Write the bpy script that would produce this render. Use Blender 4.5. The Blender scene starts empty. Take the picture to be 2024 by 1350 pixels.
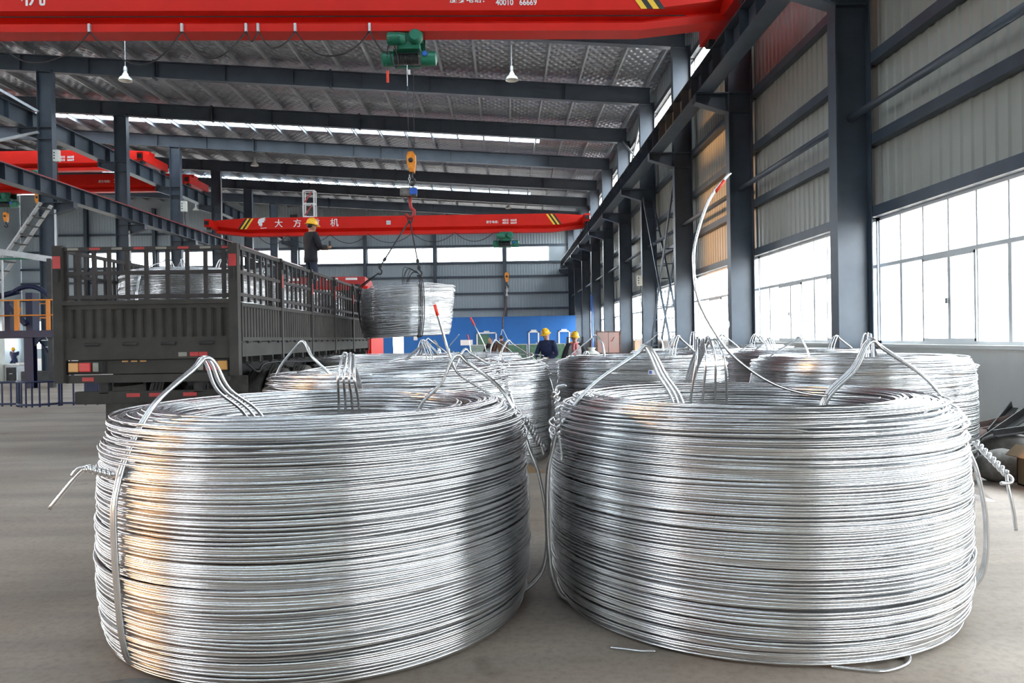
import bpy, bmesh, math, random
import numpy as np
from mathutils import Vector, Matrix

PI = math.pi
rnd = random.Random(7)
S = bpy.context.scene
COL = S.collection

# ------------------------------------------------------------------ camera
EYE = Vector((0.0, 0.0, 1.45))
cam_data = bpy.data.cameras.new('camera')
cam_data.sensor_width = 36.0
cam_data.lens = 36.0 * 1475.0 / 2024.0
cam_data.clip_end = 500
cam = bpy.data.objects.new('camera', cam_data)
COL.objects.link(cam)
S.camera = cam
yaw, pitch, roll = math.radians(.466), math.radians(-.27), math.radians(.95)
fw = Vector((math.sin(yaw)*math.cos(pitch), math.cos(yaw)*math.cos(pitch), math.sin(pitch)))
r0 = Vector((math.cos(yaw), -math.sin(yaw), 0)); u0 = r0.cross(fw)
rt = r0*math.cos(roll) - u0*math.sin(roll); up = u0*math.cos(roll) + r0*math.sin(roll)
cam.matrix_world = Matrix(((rt.x, up.x, -fw.x, EYE.x), (rt.y, up.y, -fw.y, EYE.y), (rt.z, up.z, -fw.z, EYE.z), (0, 0, 0, 1)))

# ------------------------------------------------------------------ world, sun, exposure
W = bpy.data.worlds.new('overcast_sky'); S.world = W; W.use_nodes = True
wn, wl = W.node_tree.nodes, W.node_tree.links
bg = wn['Background']; bg.inputs['Color'].default_value = (.90, .95, 1.0, 1); bg.inputs['Strength'].default_value = 20.0
sun = bpy.data.lights.new('low_sun', 'SUN'); sun.energy = 3.5; sun.color = (1.0, .48, .15); sun.angle = math.radians(1.5)
so = bpy.data.objects.new('low_sun', sun); COL.objects.link(so)
so.rotation_mode = 'QUATERNION'
so.rotation_quaternion = Vector((.984, .168, -.044)).to_track_quat('-Z', 'Y')

def portal(name, loc, direction, sx, sy):
    l = bpy.data.lights.new(name, 'AREA'); l.shape = 'RECTANGLE'; l.size = sx; l.size_y = sy
    l.cycles.is_portal = True
    o = bpy.data.objects.new(name, l); COL.objects.link(o); o.location = loc
    o.rotation_mode = 'QUATERNION'; o.rotation_quaternion = Vector(direction).to_track_quat('-Z', 'Y')
portal('window_light_right', (6.75, 28, 2.3), (-1, 0, 0), 78, 2.5)
portal('window_light_high', (6.75, 28, 9.95), (-1, 0, 0), 78, 1.5)
portal('window_light_far', (-18, 67.2, 8.95), (0, -1, 0), 46, 1.6)
portal('door_light_back', (-24.5, -11.7, 2.75), (0, 1, 0), 9.2, 5.6)  # sampling portal at the opening added to the back wall for light
portal('window_light_left', (-43.5, -2.9, 2.5), (1, 0, 0), 5.6, 1.8)  # sampling portals at unseen left wall openings, placed for the light
portal('window_light_left', (-43.5, 41, 2.3), (1, 0, 0), 44, 2.4)
portal('window_light_left', (-43.5, 12.5, 7.8), (1, 0, 0), 6.4, 5.4)
for k, yy in enumerate((-4.5, 10.5, 25.5, 40.5, 55.5)):
    portal('skylight_light', (-18, yy, 14.6), (0, 0, -1), 44, 1.2)

S.view_settings.view_transform = 'Standard'; S.view_settings.look = 'None'
S.view_settings.gamma = 1.0; S.view_settings.use_curve_mapping = False
S.view_settings.exposure = 0.0
try:
    S.cycles.use_denoising = True
    S.cycles.max_bounces = 9; S.cycles.diffuse_bounces = 5; S.cycles.glossy_bounces = 5
    S.cycles.transparent_max_bounces = 12
    S.cycles.sample_clamp_indirect = 6.0
    S.cycles.caustics_reflective = False; S.cycles.caustics_refractive = False
except Exception:
    pass

# ------------------------------------------------------------------ materials
MATS = {}
def mat(name, col, rough=.5, metal=0.0, var=0.0, scale=3.0, bump=0.0, bscale=None, stretch=(1, 1, 1), col2=None, spec=None, emit=None):
    m = bpy.data.materials.new(name); m.use_nodes = True
    nt = m.node_tree; b = nt.nodes['Principled BSDF']
    b.inputs['Base Color'].default_value = (*col, 1); b.inputs['Roughness'].default_value = rough; b.inputs['Metallic'].default_value = metal
    if spec is not None: b.inputs['Specular IOR Level'].default_value = spec
    if var or bump or col2:
        tc = nt.nodes.new('ShaderNodeTexCoord'); mp = nt.nodes.new('ShaderNodeMapping')
        mp.inputs['Scale'].default_value = stretch
        nt.links.new(tc.outputs['Object'], mp.inputs['Vector'])
        nz = nt.nodes.new('ShaderNodeTexNoise'); nz.inputs['Scale'].default_value = scale; nz.inputs['Detail'].default_value = 5
        nz.inputs['Roughness'].default_value = .6
        nt.links.new(mp.outputs['Vector'], nz.inputs['Vector'])
    if var or col2:
        rp = nt.nodes.new('ShaderNodeValToRGB')
        c2 = col2 or tuple(c*(1-var) for c in col); c1 = col if col2 else tuple(min(1, c*(1+var)) for c in col)
        rp.color_ramp.elements[0].position = .36; rp.color_ramp.elements[1].position = .64
        rp.color_ramp.elements[0].color = (*c2, 1); rp.color_ramp.elements[1].color = (*c1, 1)
        nt.links.new(nz.outputs['Fac'], rp.inputs['Fac']); nt.links.new(rp.outputs['Color'], b.inputs['Base Color'])
    if bump:
        src = nz
        if bscale:
            src = nt.nodes.new('ShaderNodeTexNoise'); src.inputs['Scale'].default_value = bscale
            nt.links.new(mp.outputs['Vector'], src.inputs['Vector'])
        bp = nt.nodes.new('ShaderNodeBump'); bp.inputs['Strength'].default_value = bump; bp.inputs['Distance'].default_value = .02
        nt.links.new(src.outputs['Fac'], bp.inputs['Height']); nt.links.new(bp.outputs['Normal'], b.inputs['Normal'])
    if emit:
        b.inputs['Emission Color'].default_value = (*col, 1); b.inputs['Emission Strength'].default_value = emit
    MATS[name] = m
    return m

M = dict(
    alu=mat('bright_aluminium', (.80, .805, .815), .22, 1.0, var=.04, scale=8),
    alu_dull=mat('dull_aluminium', (.80, .81, .83), .30, 1.0, var=.06, scale=6),
    steel=mat('slate_painted_steel', (.054, .070, .094), .42, 0, var=.12, scale=2),
    wall=mat('pale_painted_sheet', (.37, .38, .345), .33, 0, var=.05, scale=.7),
    wallb=mat('blue_grey_sheet', (.36, .42, .46), .38, 0, var=.05, scale=.5),
    purlin=mat('galvanised_purlin', (.40, .44, .48), .42, .3, var=.08),
    galv=mat('galvanised_steel', (.60, .62, .64), .38, .6, var=.1),
    red=mat('crane_red', (.60, .013, .006), .5, 0, var=.06, scale=1.2, spec=.25),
    redd=mat('faded_red', (.42, .03, .03), .5, 0, var=.15),
    white=mat('white_paint', (.80, .80, .80), .5),
    dullglass=mat('dusty_lens', (.22, .21, .18), .5, var=.2),
    cream=mat('cream_enamel', (.70, .71, .66), .4, var=.05),
    yellow=mat('sign_yellow', (.85, .52, .03), .5),
    black=mat('black_paint', (.012, .012, .014), .5),
    rope=mat('dark_wire_rope', (.035, .035, .038), .5, .4),
    plaster=mat('white_plaster', (.87, .88, .86), .8, 0, var=.04, scale=1.5, stretch=(1, 1, .35)),
    frame=mat('window_frame_grey', (.74, .76, .77), .45),
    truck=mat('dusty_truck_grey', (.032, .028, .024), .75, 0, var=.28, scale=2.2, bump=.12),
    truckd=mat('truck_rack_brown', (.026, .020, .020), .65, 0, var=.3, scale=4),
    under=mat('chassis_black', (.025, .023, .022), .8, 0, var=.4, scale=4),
    rubber=mat('tyre_rubber', (.085, .080, .074), .85, 0, var=.2, scale=6),
    hoist=mat('hoist_green', (.012, .155, .095), .38, 0, var=.12),
    hook=mat('hook_orange', (.80, .27, .02), .45, 0, var=.15, scale=9),
    blueb=mat('motor_blue', (.03, .12, .55), .4),
    helmet=mat('helmet_yellow', (.90, .50, .02), .35),
    navy=mat('navy_cloth', (.018, .028, .085), .85, var=.2, scale=10),
    dark=mat('black_cloth', (.010, .010, .016), .85, var=.2, scale=10),
    jean=mat('dark_blue_trousers', (.020, .026, .050), .85, var=.2, scale=10),
    vest=mat('grey_vest_cloth', (.34, .32, .32), .9, var=.15, scale=12),
    brown=mat('brown_coat_cloth', (.10, .060, .045), .9, var=.2, scale=10),
    scarf=mat('pink_scarf', (.55, .16, .17), .9, var=.35, scale=40),
    skin=mat('skin', (.46, .25, .17), .55, var=.06, scale=12),
    hair=mat('black_hair', (.008, .008, .009), .5),
    glove=mat('white_glove', (.70, .72, .66), .9),
    blue=mat('partition_blue', (.014, .13, .42), .55, 0, var=.06, scale=.6),
    navyst=mat('navy_steel', (.005, .011, .052), .45, 0, var=.1),
    orange=mat('railing_orange', (.78, .27, .03), .5),
    green=mat('board_green', (.08, .17, .11), .7, 0, var=.2, scale=6),
    mesh=mat('green_grey_sheet', (.22, .31, .29), .7, 0, var=.15, scale=5),
    orred=mat('marker_red', (.85, .06, .03), .5),
    amber=mat('lamp_amber', (.55, .27, .07), .35),
    lens=mat('lamp_red', (.55, .02, .02), .3),
    tag=mat('tag_blue', (.08, .12, .45), .5),
    card=mat('cardboard', (.34, .235, .145), .85, 0, var=.12, scale=8),
    rust=mat('rusty_scrap', (.13, .09, .08), .8, .2, var=.4, scale=7),
    rag=mat('grey_rag', (.20, .19, .18), .95, 0, var=.3, scale=10, bump=.4),
    stone=mat('grey_lump', (.17, .16, .15), .9, 0, var=.3, scale=9, bump=.5),
    pink=mat('faded_pink_board', (.45, .24, .22), .7, 0, col2=(.33, .28, .25), scale=3.5),
    iron=mat('dark_iron', (.05, .05, .052), .5, .5, var=.2),
    lampglass=mat('lamp_bulb', (.75, .75, .70), .3),
)

def floor_mat():
    m = bpy.data.materials.new('dusty_concrete'); m.use_nodes = True
    nt = m.node_tree; b = nt.nodes['Principled BSDF']; b.inputs['Roughness'].default_value = .62
    tc = nt.nodes.new('ShaderNodeTexCoord')
    def noise(scale, det, st, rough=.6):
        mp = nt.nodes.new('ShaderNodeMapping'); mp.inputs['Scale'].default_value = st
        nt.links.new(tc.outputs['Object'], mp.inputs['Vector'])
        n = nt.nodes.new('ShaderNodeTexNoise'); n.inputs['Scale'].default_value = scale; n.inputs['Detail'].default_value = det
        n.inputs['Roughness'].default_value = rough
        nt.links.new(mp.outputs['Vector'], n.inputs['Vector']); return n
    def ramp(n, p0, p1, c0, c1):
        r = nt.nodes.new('ShaderNodeValToRGB'); e = r.color_ramp.elements
        e[0].position, e[1].position = p0, p1; e[0].color = (*c0, 1); e[1].color = (*c1, 1)
        nt.links.new(n.outputs['Fac'], r.inputs['Fac']); return r
    def mix(mode, a, bb, fac=1.0):
        x = nt.nodes.new('ShaderNodeMix'); x.data_type = 'RGBA'; x.blend_type = mode; x.inputs['Factor'].default_value = fac
        nt.links.new(a.outputs[0] if a.type == 'VALTORGB' else a.outputs[2], x.inputs[6])
        nt.links.new(bb.outputs[0] if bb.type == 'VALTORGB' else bb.outputs[2], x.inputs[7]); return x
    base = ramp(noise(.35, 6, (1, 1, 1)), .3, .7, (.345, .268, .205), (.52, .445, .375))
    streak = ramp(noise(1.1, 4, (.25, 1.6, 1)), .38, .66, (.72, .72, .74), (1, 1, 1))
    grit = ramp(noise(26, 3, (1, 1, 1), .7), .30, .55, (.80, .79, .78), (1, 1, 1))
    spot = ramp(noise(2.6, 2, (1, 1, 1)), .24, .33, (.62, .60, .58), (1, 1, 1))
    a = mix('MULTIPLY', base, streak); a = mix('MULTIPLY', a, grit); a = mix('MULTIPLY', a, spot)
    nt.links.new(a.outputs[2], b.inputs['Base Color'])
    bp = nt.nodes.new('ShaderNodeBump'); bp.inputs['Strength'].default_value = .25; bp.inputs['Distance'].default_value = .004
    nt.links.new(noise(40, 4, (1, 1, 1)).outputs['Fac'], bp.inputs['Height']); nt.links.new(bp.outputs['Normal'], b.inputs['Normal'])
    return m
M['floor'] = floor_mat()

def foil_mat():
    m = bpy.data.materials.new('quilted_roof_foil'); m.use_nodes = True
    nt = m.node_tree; b = nt.nodes['Principled BSDF']
    b.inputs['Base Color'].default_value = (.40, .42, .46, 1); b.inputs['Metallic'].default_value = .85; b.inputs['Roughness'].default_value = .40
    tc = nt.nodes.new('ShaderNodeTexCoord')
    hs = []
    for ang in (.62, -.62):
        mp = nt.nodes.new('ShaderNodeMapping'); mp.inputs['Rotation'].default_value = (0, 0, ang)
        nt.links.new(tc.outputs['Object'], mp.inputs['Vector'])
        wv = nt.nodes.new('ShaderNodeTexWave'); wv.inputs['Scale'].default_value = 1.1; wv.inputs['Distortion'].default_value = 1.2
        wv.inputs['Detail'].default_value = 1.5
        nt.links.new(mp.outputs['Vector'], wv.inputs['Vector']); hs.append(wv)
    nz = nt.nodes.new('ShaderNodeTexNoise'); nz.inputs['Scale'].default_value = 1.3; nz.inputs['Detail'].default_value = 4
    nt.links.new(tc.outputs['Object'], nz.inputs['Vector'])
    a = nt.nodes.new('ShaderNodeMath'); a.operation = 'MULTIPLY'
    nt.links.new(hs[0].outputs['Fac'], a.inputs[0]); nt.links.new(hs[1].outputs['Fac'], a.inputs[1])
    c = nt.nodes.new('ShaderNodeMath'); c.operation = 'ADD'
    nt.links.new(a.outputs[0], c.inputs[0]); nt.links.new(nz.outputs['Fac'], c.inputs[1])
    bp = nt.nodes.new('ShaderNodeBump'); bp.inputs['Strength'].default_value = .8; bp.inputs['Distance'].default_value = .06
    nt.links.new(c.outputs[0], bp.inputs['Height']); nt.links.new(bp.outputs['Normal'], b.inputs['Normal'])
    return m
M['foil'] = foil_mat()

def glass_mat(name, tint, gl):
    m = bpy.data.materials.new(name); m.use_nodes = True
    nt = m.node_tree; nt.nodes.remove(nt.nodes['Principled BSDF'])
    t = nt.nodes.new('ShaderNodeBsdfTransparent'); t.inputs['Color'].default_value = (*tint, 1)
    g = nt.nodes.new('ShaderNodeBsdfGlossy'); g.inputs['Roughness'].default_value = .08
    x = nt.nodes.new('ShaderNodeMixShader'); x.inputs[0].default_value = gl
    nt.links.new(t.outputs[0], x.inputs[1]); nt.links.new(g.outputs[0], x.inputs[2])
    nt.links.new(x.outputs[0], nt.nodes['Material Output'].inputs['Surface'])
    return m
M['glass'] = glass_mat('window_glass', (.95, .97, .97), .05)
M['skyl'] = glass_mat('skylight_sheet', (.80, .85, .88), .03)
M['film'] = glass_mat('clear_film', (.92, .92, .93), .10)

# ------------------------------------------------------------------ geometry collector
def lin(a, b, n): return [a + (b-a)*i/(n-1) for i in range(n)]
def smooth_path(pts, n=8):
    P = [np.array(p, float) for p in pts]; out = []
    for i in range(len(P)-1):
        p0 = P[max(i-1, 0)]; p1 = P[i]; p2 = P[i+1]; p3 = P[min(i+2, len(P)-1)]
        for k in range(n):
            t = k/n
            out.append(.5*((2*p1) + (p2-p0)*t + (2*p0-5*p1+4*p2-p3)*t*t + (-p0+3*p1-3*p2+p3)*t**3))
    out.append(P[-1]); return np.array(out)

class MB:
    def __init__(s): s.v = []; s.f = []; s.n = 0
    def add(s, verts, faces):
        s.v.extend([tuple(map(float, p)) for p in verts]); s.f.extend([tuple(i+s.n for i in f) for f in faces]); s.n += len(verts); return s
    def box(s, c, size, rot=None):
        hx, hy, hz = [q/2 for q in size]
        vs = [Vector((x, y, z)) for x in (-hx, hx) for y in (-hy, hy) for z in (-hz, hz)]
        if rot is not None: vs = [rot @ q for q in vs]
        c = Vector(c)
        return s.add([q+c for q in vs], [(0, 1, 3, 2), (4, 6, 7, 5), (0, 4, 5, 1), (2, 3, 7, 6), (0, 2, 6, 4), (1, 5, 7, 3)])
    def bb(s, x0, x1, y0, y1, z0, z1): return s.box(((x0+x1)/2, (y0+y1)/2, (z0+z1)/2), (abs(x1-x0), abs(y1-y0), abs(z1-z0)))
    def cbox(s, c, size, ch=.02, rot=None):            # box with chamfered edges
        bm = bmesh.new(); bmesh.ops.create_cube(bm, size=1)
        for q in bm.verts: q.co = Vector((q.co.x*size[0], q.co.y*size[1], q.co.z*size[2]))
        bmesh.ops.bevel(bm, geom=list(bm.edges), offset=ch, segments=2, affect='EDGES', profile=.7)
        c = Vector(c); bm.verts.index_update()
        vs = [(rot @ q.co if rot is not None else q.co)+c for q in bm.verts]
        fs = [[q.index for q in f.verts] for f in bm.faces]; bm.free()
        return s.add(vs, fs)
    def bar(s, p0, p1, w, h=None, upv=(0, 0, 1)):
        h = h or w; p0, p1 = Vector(p0), Vector(p1); d = (p1-p0).normalized(); u = Vector(upv)
        if abs(d.dot(u)) > .98: u = Vector((0, 1, 0)) if abs(d.y) < .9 else Vector((1, 0, 0))
        r = d.cross(u).normalized(); u = r.cross(d)
        vs = [p + r*a*w/2 + u*b*h/2 for p in (p0, p1) for a, b in ((-1, -1), (1, -1), (1, 1), (-1, 1))]
        return s.add(vs, [(3, 2, 1, 0), (4, 5, 6, 7), (0, 1, 5, 4), (1, 2, 6, 5), (2, 3, 7, 6), (3, 0, 4, 7)])
    def prism(s, poly, axis, a, b):                    # poly in the two other axes (in order), extruded along axis from a to b
        def P(u, w, t): return {'x': (t, u, w), 'y': (u, t, w), 'z': (u, w, t)}[axis]
        n = len(poly); vs = [P(u, w, a) for u, w in poly] + [P(u, w, b) for u, w in poly]
        fs = [tuple(range(n))[::-1], tuple(range(n, 2*n))] + [(i, (i+1) % n, n+(i+1) % n, n+i) for i in range(n)]
        return s.add(vs, fs)
    def tube(s, pts, r, sides=8, closed=False, caps=True):
        P = np.array(pts, float); n = len(P)
        T = np.gradient(P, axis=0)
        if closed: T = np.roll(P, -1, 0) - np.roll(P, 1, 0)
        T /= np.linalg.norm(T, axis=1)[:, None] + 1e-12
        rr = np.broadcast_to(np.array(r, float), (n,))
        ref = np.array((0, 0, 1.)) if abs(T[0][2]) < .9 else np.array((1., 0, 0))
        N = np.zeros((n, 3)); cur = np.cross(T[0], ref); cur /= np.linalg.norm(cur)
        for i in range(n):
            cur = cur - T[i]*np.dot(cur, T[i]); cur /= np.linalg.norm(cur)+1e-12; N[i] = cur
        B = np.cross(T, N); a = np.arange(sides)*2*PI/sides
        V = P[:, None, :] + rr[:, None, None]*(np.cos(a)[None, :, None]*N[:, None, :] + np.sin(a)[None, :, None]*B[:, None, :])
        fs = []
        for i in range(n if closed else n-1):
            j = (i+1) % n
            for k in range(sides):
                l = (k+1) % sides; fs.append((i*sides+k, i*sides+l, j*sides+l, j*sides+k))
        if caps and not closed: fs += [tuple(range(sides))[::-1], tuple((n-1)*sides+k for k in range(sides))]
        return s.add(V.reshape(-1, 3), fs)
    def cyl(s, p0, p1, r, sides=16, r1=None): return s.tube([p0, p1], [r, r if r1 is None else r1], sides)
    def lathe(s, prof, c=(0, 0, 0), sides=20, axis='z'):
        vs = []; n = len(prof)
        for i in range(sides):
            a = 2*PI*i/sides
            for r, h in prof:
                p = (r*math.cos(a), r*math.sin(a), h)
                if axis == 'x': p = (h, p[0], p[1])
                if axis == 'y': p = (p[0], h, p[1])
                vs.append((p[0]+c[0], p[1]+c[1], p[2]+c[2]))
        fs = []
        for i in range(sides):
            j = (i+1) % sides
            for k in range(n-1): fs.append((i*n+k, j*n+k, j*n+k+1, i*n+k+1))
        return s.add(vs, fs)
    def ell(s, c, r, seg=12, rings=8, rot=None):
        vs = []; fs = []
        for i in range(rings+1):
            t = PI*i/rings
            for k in range(seg):
                a = 2*PI*k/seg; p = Vector((r[0]*math.sin(t)*math.cos(a), r[1]*math.sin(t)*math.sin(a), r[2]*math.cos(t)))
                if rot is not None: p = rot @ p
                vs.append(p+Vector(c))
        for i in range(rings):
            for k in range(seg):
                l = (k+1) % seg; fs.append((i*seg+k, (i+1)*seg+k, (i+1)*seg+l, i*seg+l))
        return s.add(vs, fs)
    def ibeam(s, axis, a, b, cu, cw, bw, hh, tf=.02, tw=.012):      # I profile: flanges horizontal in the second axis (w is height)
        x, h = bw/2, hh/2; t = tw/2
        poly = [(-x, -h), (x, -h), (x, -h+tf), (t, -h+tf), (t, h-tf), (x, h-tf), (x, h), (-x, h), (-x, h-tf), (-t, h-tf), (-t, -h+tf), (-x, -h+tf)]
        return s.prism([(cu+p, cw+q) for p, q in poly], axis, a, b)
    def mesh(s, name, m, smooth=False):
        me = bpy.data.meshes.new(name); me.from_pydata(s.v, [], s.f)
        if isinstance(m, (list, tuple)):
            for q in m: me.materials.append(q)
        else: me.materials.append(m)
        if smooth: me.polygons.foreach_set('use_smooth', [True]*len(me.polygons))
        me.update(); return me
    def obj(s, name, m, parent=None, smooth=False, kind=None, label=None):
        if parent is not None:
            o = Vector(wloc(parent)); s.v = [(x-o.x, y-o.y, z-o.z) for x, y, z in s.v]
        ob = link(name, s.mesh(name, m, smooth), parent)
        if smooth == 'auto':
            sharp(ob.data)
        if kind: ob['kind'] = kind
        if label: ob['label'] = label
        return ob

def sharp(me, ang=.7):
    bm = bmesh.new(); bm.from_mesh(me)
    bmesh.ops.recalc_face_normals(bm, faces=bm.faces)
    for e in bm.edges:
        if len(e.link_faces) == 2 and e.calc_face_angle(0) > ang: e.smooth = False
    bm.to_mesh(me); bm.free()

def wloc(o):
    v = Vector((0, 0, 0))
    while o is not None: v += Vector(o.location); o = o.parent
    return v
def link(name, data, parent=None, loc=None):
    o = bpy.data.objects.new(name, data); COL.objects.link(o)
    if parent is not None: o.parent = parent
    if loc is not None: o.location = loc
    return o
def thing(name, label, cat, loc=(0, 0, 0), group=None, kind=None):
    o = bpy.data.objects.new(name, None); COL.objects.link(o); o.location = loc; o.empty_display_size = .2
    o['label'] = label
    if kind: o['kind'] = kind
    else: o['category'] = cat
    if group: o['group'] = group
    return o
def tag(o, label, cat, group=None):
    o['label'] = label; o['category'] = cat
    if group: o['group'] = group
    return o
def struct(o, label=None):
    o['kind'] = 'structure'
    if label: o['label'] = label
    return o
def dup(root, loc, rotz=0.0, label=None, group=None):
    def cp(o, par):
        c = o.copy(); COL.objects.link(c); c.parent = par
        for ch in o.children: cp(ch, c)
        return c
    r = cp(root, None); r.location = loc; r.rotation_euler = (0, 0, rotz)
    if label: r['label'] = label
    if group: r['group'] = group
    return r
def text(body, size, loc, m, parent, name='lettering', bold=.012, align='LEFT', sx=1.0):
    c = bpy.data.curves.new(name, 'FONT'); c.body = body; c.size = size; c.extrude = .004; c.offset = bold*size; c.align_x = align
    c.materials.append(m)
    t = bpy.data.objects.new(name, c); COL.objects.link(t)
    bpy.context.view_layer.update()
    me = bpy.data.meshes.new_from_object(t.evaluated_get(bpy.context.evaluated_depsgraph_get())); me.name = name
    bpy.data.objects.remove(t); bpy.data.curves.remove(c)
    if not me.materials: me.materials.append(m)
    o = link(name, me, parent); o.rotation_euler = (PI/2, 0, 0); o.scale = (sx, 1, 1)
    o.location = Vector(loc) - wloc(parent)
    return o
def np_mesh(name, V, F, m, smooth=True):
    me = bpy.data.meshes.new(name)
    me.vertices.add(len(V)); me.vertices.foreach_set('co', V.astype(np.float32).ravel())
    nf = len(F); me.loops.add(nf*4); me.loops.foreach_set('vertex_index', F.astype(np.int32).ravel())
    me.polygons.add(nf); me.polygons.foreach_set('loop_start', np.arange(nf, dtype=np.int32)*4)
    me.polygons.foreach_set('use_smooth', np.ones(nf, dtype=bool))
    me.materials.append(m); me.update(calc_edges=True); return me
# ================================================================== the hall: floor, walls, roof, columns
Y0, Y1 = -11.25, 66.75
XL, XR = -43.0, 6.32
BAYS = [12.75 + 6*k for k in range(-4, 10)]            # frame lines
def rz(x): return 10.97 + .068*(5.65 - x)              # underside of the rafters
def roofz(x): return rz(x) + .90                       # underside of the roof sheeting

struct(MB().bb(XL-.3, XR+.4, Y0-.3, Y1+.3, -.25, 0).obj('floor', M['floor']), 'dusty grey-brown concrete floor of the hall')
g = MB()
for (a, b, c, d) in ((-140, XL-.3, -90, 150), (XR+.4, 120, -90, 150), (XL-.3, XR+.4, -90, Y0-.3), (XL-.3, XR+.4, Y1+.3, 150)):
    g.bb(a, b, c, d, -.35, -.08)
struct(g.obj('ground', M['floor']), 'pale yard outside the hall')

# roof: foil strips between the translucent skylight sheets
SKY = [(-5, -4), (10, 11), (25, 26), (40, 41), (55, 56)]
XE = 2.0                                               # skylight sheets end short of the eaves
cl = MB()
def strip(x0, x1, y0, y1, mb, t=.05):
    mb.add([(x0, y0, roofz(x0)), (x1, y0, roofz(x1)), (x1, y1, roofz(x1)), (x0, y1, roofz(x0)),
            (x0, y0, roofz(x0)+t), (x1, y0, roofz(x1)+t), (x1, y1, roofz(x1)+t), (x0, y1, roofz(x0)+t)],
           [(0, 1, 2, 3), (7, 6, 5, 4), (0, 4, 5, 1), (1, 5, 6, 2), (2, 6, 7, 3), (3, 7, 4, 0)])
yy = Y0-.3
for a, b in SKY:
    strip(XL-.3, XR+.3, yy, a, cl); strip(XE, XR+.3, a, b, cl); strip(XL-.3, XL+3, a, b, cl); yy = b
strip(XL-.3, XR+.3, yy, Y1+.3, cl)
ceiling = struct(cl.obj('ceiling', M['foil']), 'silver foil-lined roof over steel purlins')
for a, b in SKY:
    x = XL+3
    edges = [XL+3, -36, -29, -22, -15, -8, -3, XE]
    for x0, x1 in zip(edges[:-1], edges[1:]):
        mb = MB(); strip(x0+.02, x1-.02, a, b, mb, .012); mb.obj('skylight_sheet', M['skyl'], ceiling)

# purlins: one C section per bay, running along the hall
def c_section(mb, x, z, y0, y1, w=.07, h=.20, t=.012):
    mb.prism([(x, z), (x+w, z), (x+w, z+t), (x+t, z+t), (x+t, z+h-t), (x+w, z+h-t), (x+w, z+h), (x, z+h)], 'y', y0, y1)
pm = MB(); c_section(pm, 0, 0, 0.02, 5.98); pme = pm.mesh('purlin', M['purlin'])
for i in range(2, 13):
    y = BAYS[i]
    for k in range(18 + (13 if i > 5 else 0)):
        x = 5.9 - 1.39*k
        if (i < 4 and k > 12): continue
        link('purlin', pme, ceiling, (x, y, roofz(x)-.21))

# rafters
for i, y in enumerate(BAYS):
    if i < 2 or i == 13: continue
    x0, x1 = (-42.6, 6.1)
    mb = MB(); d = .68
    h = lambda x: rz(x)
    for (za, zb, w) in ((0, .03, .26), (d-.03, d, .26), (.03, d-.03, .014)):
        mb.add([(x, y+s*w/2, h(x)+zz) for x in (x0, x1) for s in (-1, 1) for zz in (za, zb)],
               [(0, 1, 3, 2), (4, 6, 7, 5), (0, 4, 5, 1), (2, 3, 7, 6), (0, 2, 6, 4), (1, 5, 7, 3)])
    ob = struct(mb.obj('rafter', M['steel']), 'slate steel rafter across the hall on frame line %d from the near end' % (i-1))
    for k in range(9):
        x = 2.6 - 2.78*k
        MB().box((x, y, h(x)+d/2), (.014, .24, d-.05)).obj('stiffener', M['steel'], ob)
    for xs in (-7.0, -14.2):
        m2 = MB()
        for sx in (-.025, .025): m2.box((xs+sx, y, h(xs)+d/2), (.03, .30, d+.10))
        m2.obj('splice_plate', M['steel'], ob)

# columns
def column(x, y, ztop, inner, label, brackets):
    c = thing('column', label, None, (x, y, 0), kind='structure')
    mb = MB(); mb.ibeam('z', 0, ztop, 0, 0, .30, .60)
    # ibeam along z: first poly axis is x, second is y; swap so the web lies along x
    mb.v = [(q[1], q[0], q[2]) for q in mb.v]
    mb.f = [f[::-1] for f in mb.f]
    mb.v = [(vx+x, vy+y, vz) for vx, vy, vz in mb.v]
    mb.obj('shaft', M['steel'], c)
    MB().bb(x-.38, x+.38, y-.25, y+.25, 0, .03).obj('base_plate', M['steel'], c)
    for side, zb in brackets:
        xf = x + side*.30; L = .82
        b = MB()
        b.prism([(xf, zb-.03), (xf+side*L, zb-.03), (xf+side*L, zb), (xf, zb)], 'y', y-.15, y+.15)
        b.prism([(xf, zb-.50), (xf+side*L, zb-.24), (xf+side*L, zb-.21), (xf, zb-.47)], 'y', y-.15, y+.15)
        b.prism([(xf, zb-.48), (xf+side*L, zb-.22), (xf+side*L, zb-.03), (xf, zb-.03)], 'y', y-.01, y+.01)
        b.bb(xf+side*(L-.02), xf+side*L, y-.15, y+.15, zb-.24, zb)
        b.obj('bracket', M['steel'], c)
        MB().bb(x-.26, x+.26, y-.14, y+.14, zb-.02, zb).obj('stiffener', M['steel'], c)
        MB().bb(x-.26, x+.26, y-.14, y+.14, zb-.50, zb-.48).obj('stiffener', M['steel'], c)
    return c
ordw = ['first', 'second', 'third', 'fourth', 'fifth', 'sixth', 'seventh', 'eighth', 'ninth', 'tenth', 'eleventh', 'twelfth']
XC, XCL = 5.95, -18.66
for i, y in enumerate(BAYS):
    if i < 2: continue
    if i == 13: y -= .25
    n = i-4
    lab = ('slate steel column of the window-wall row, %s counted from the photo edge' % ordw[n]) if n >= 0 else 'slate steel column of the window-wall row, behind the viewpoint (%s)' % ordw[i]
    column(XC, y, rz(XC)+.1, -1, lab, [(-1, 7.5)])
    if i >= 6:
        column(XCL, y, rz(XCL)+.1, 1, 'slate steel column between the two aisles, %s counted from the truck' % ordw[i-6], [(1, 7.3), (-1, 10.38)])

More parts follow.
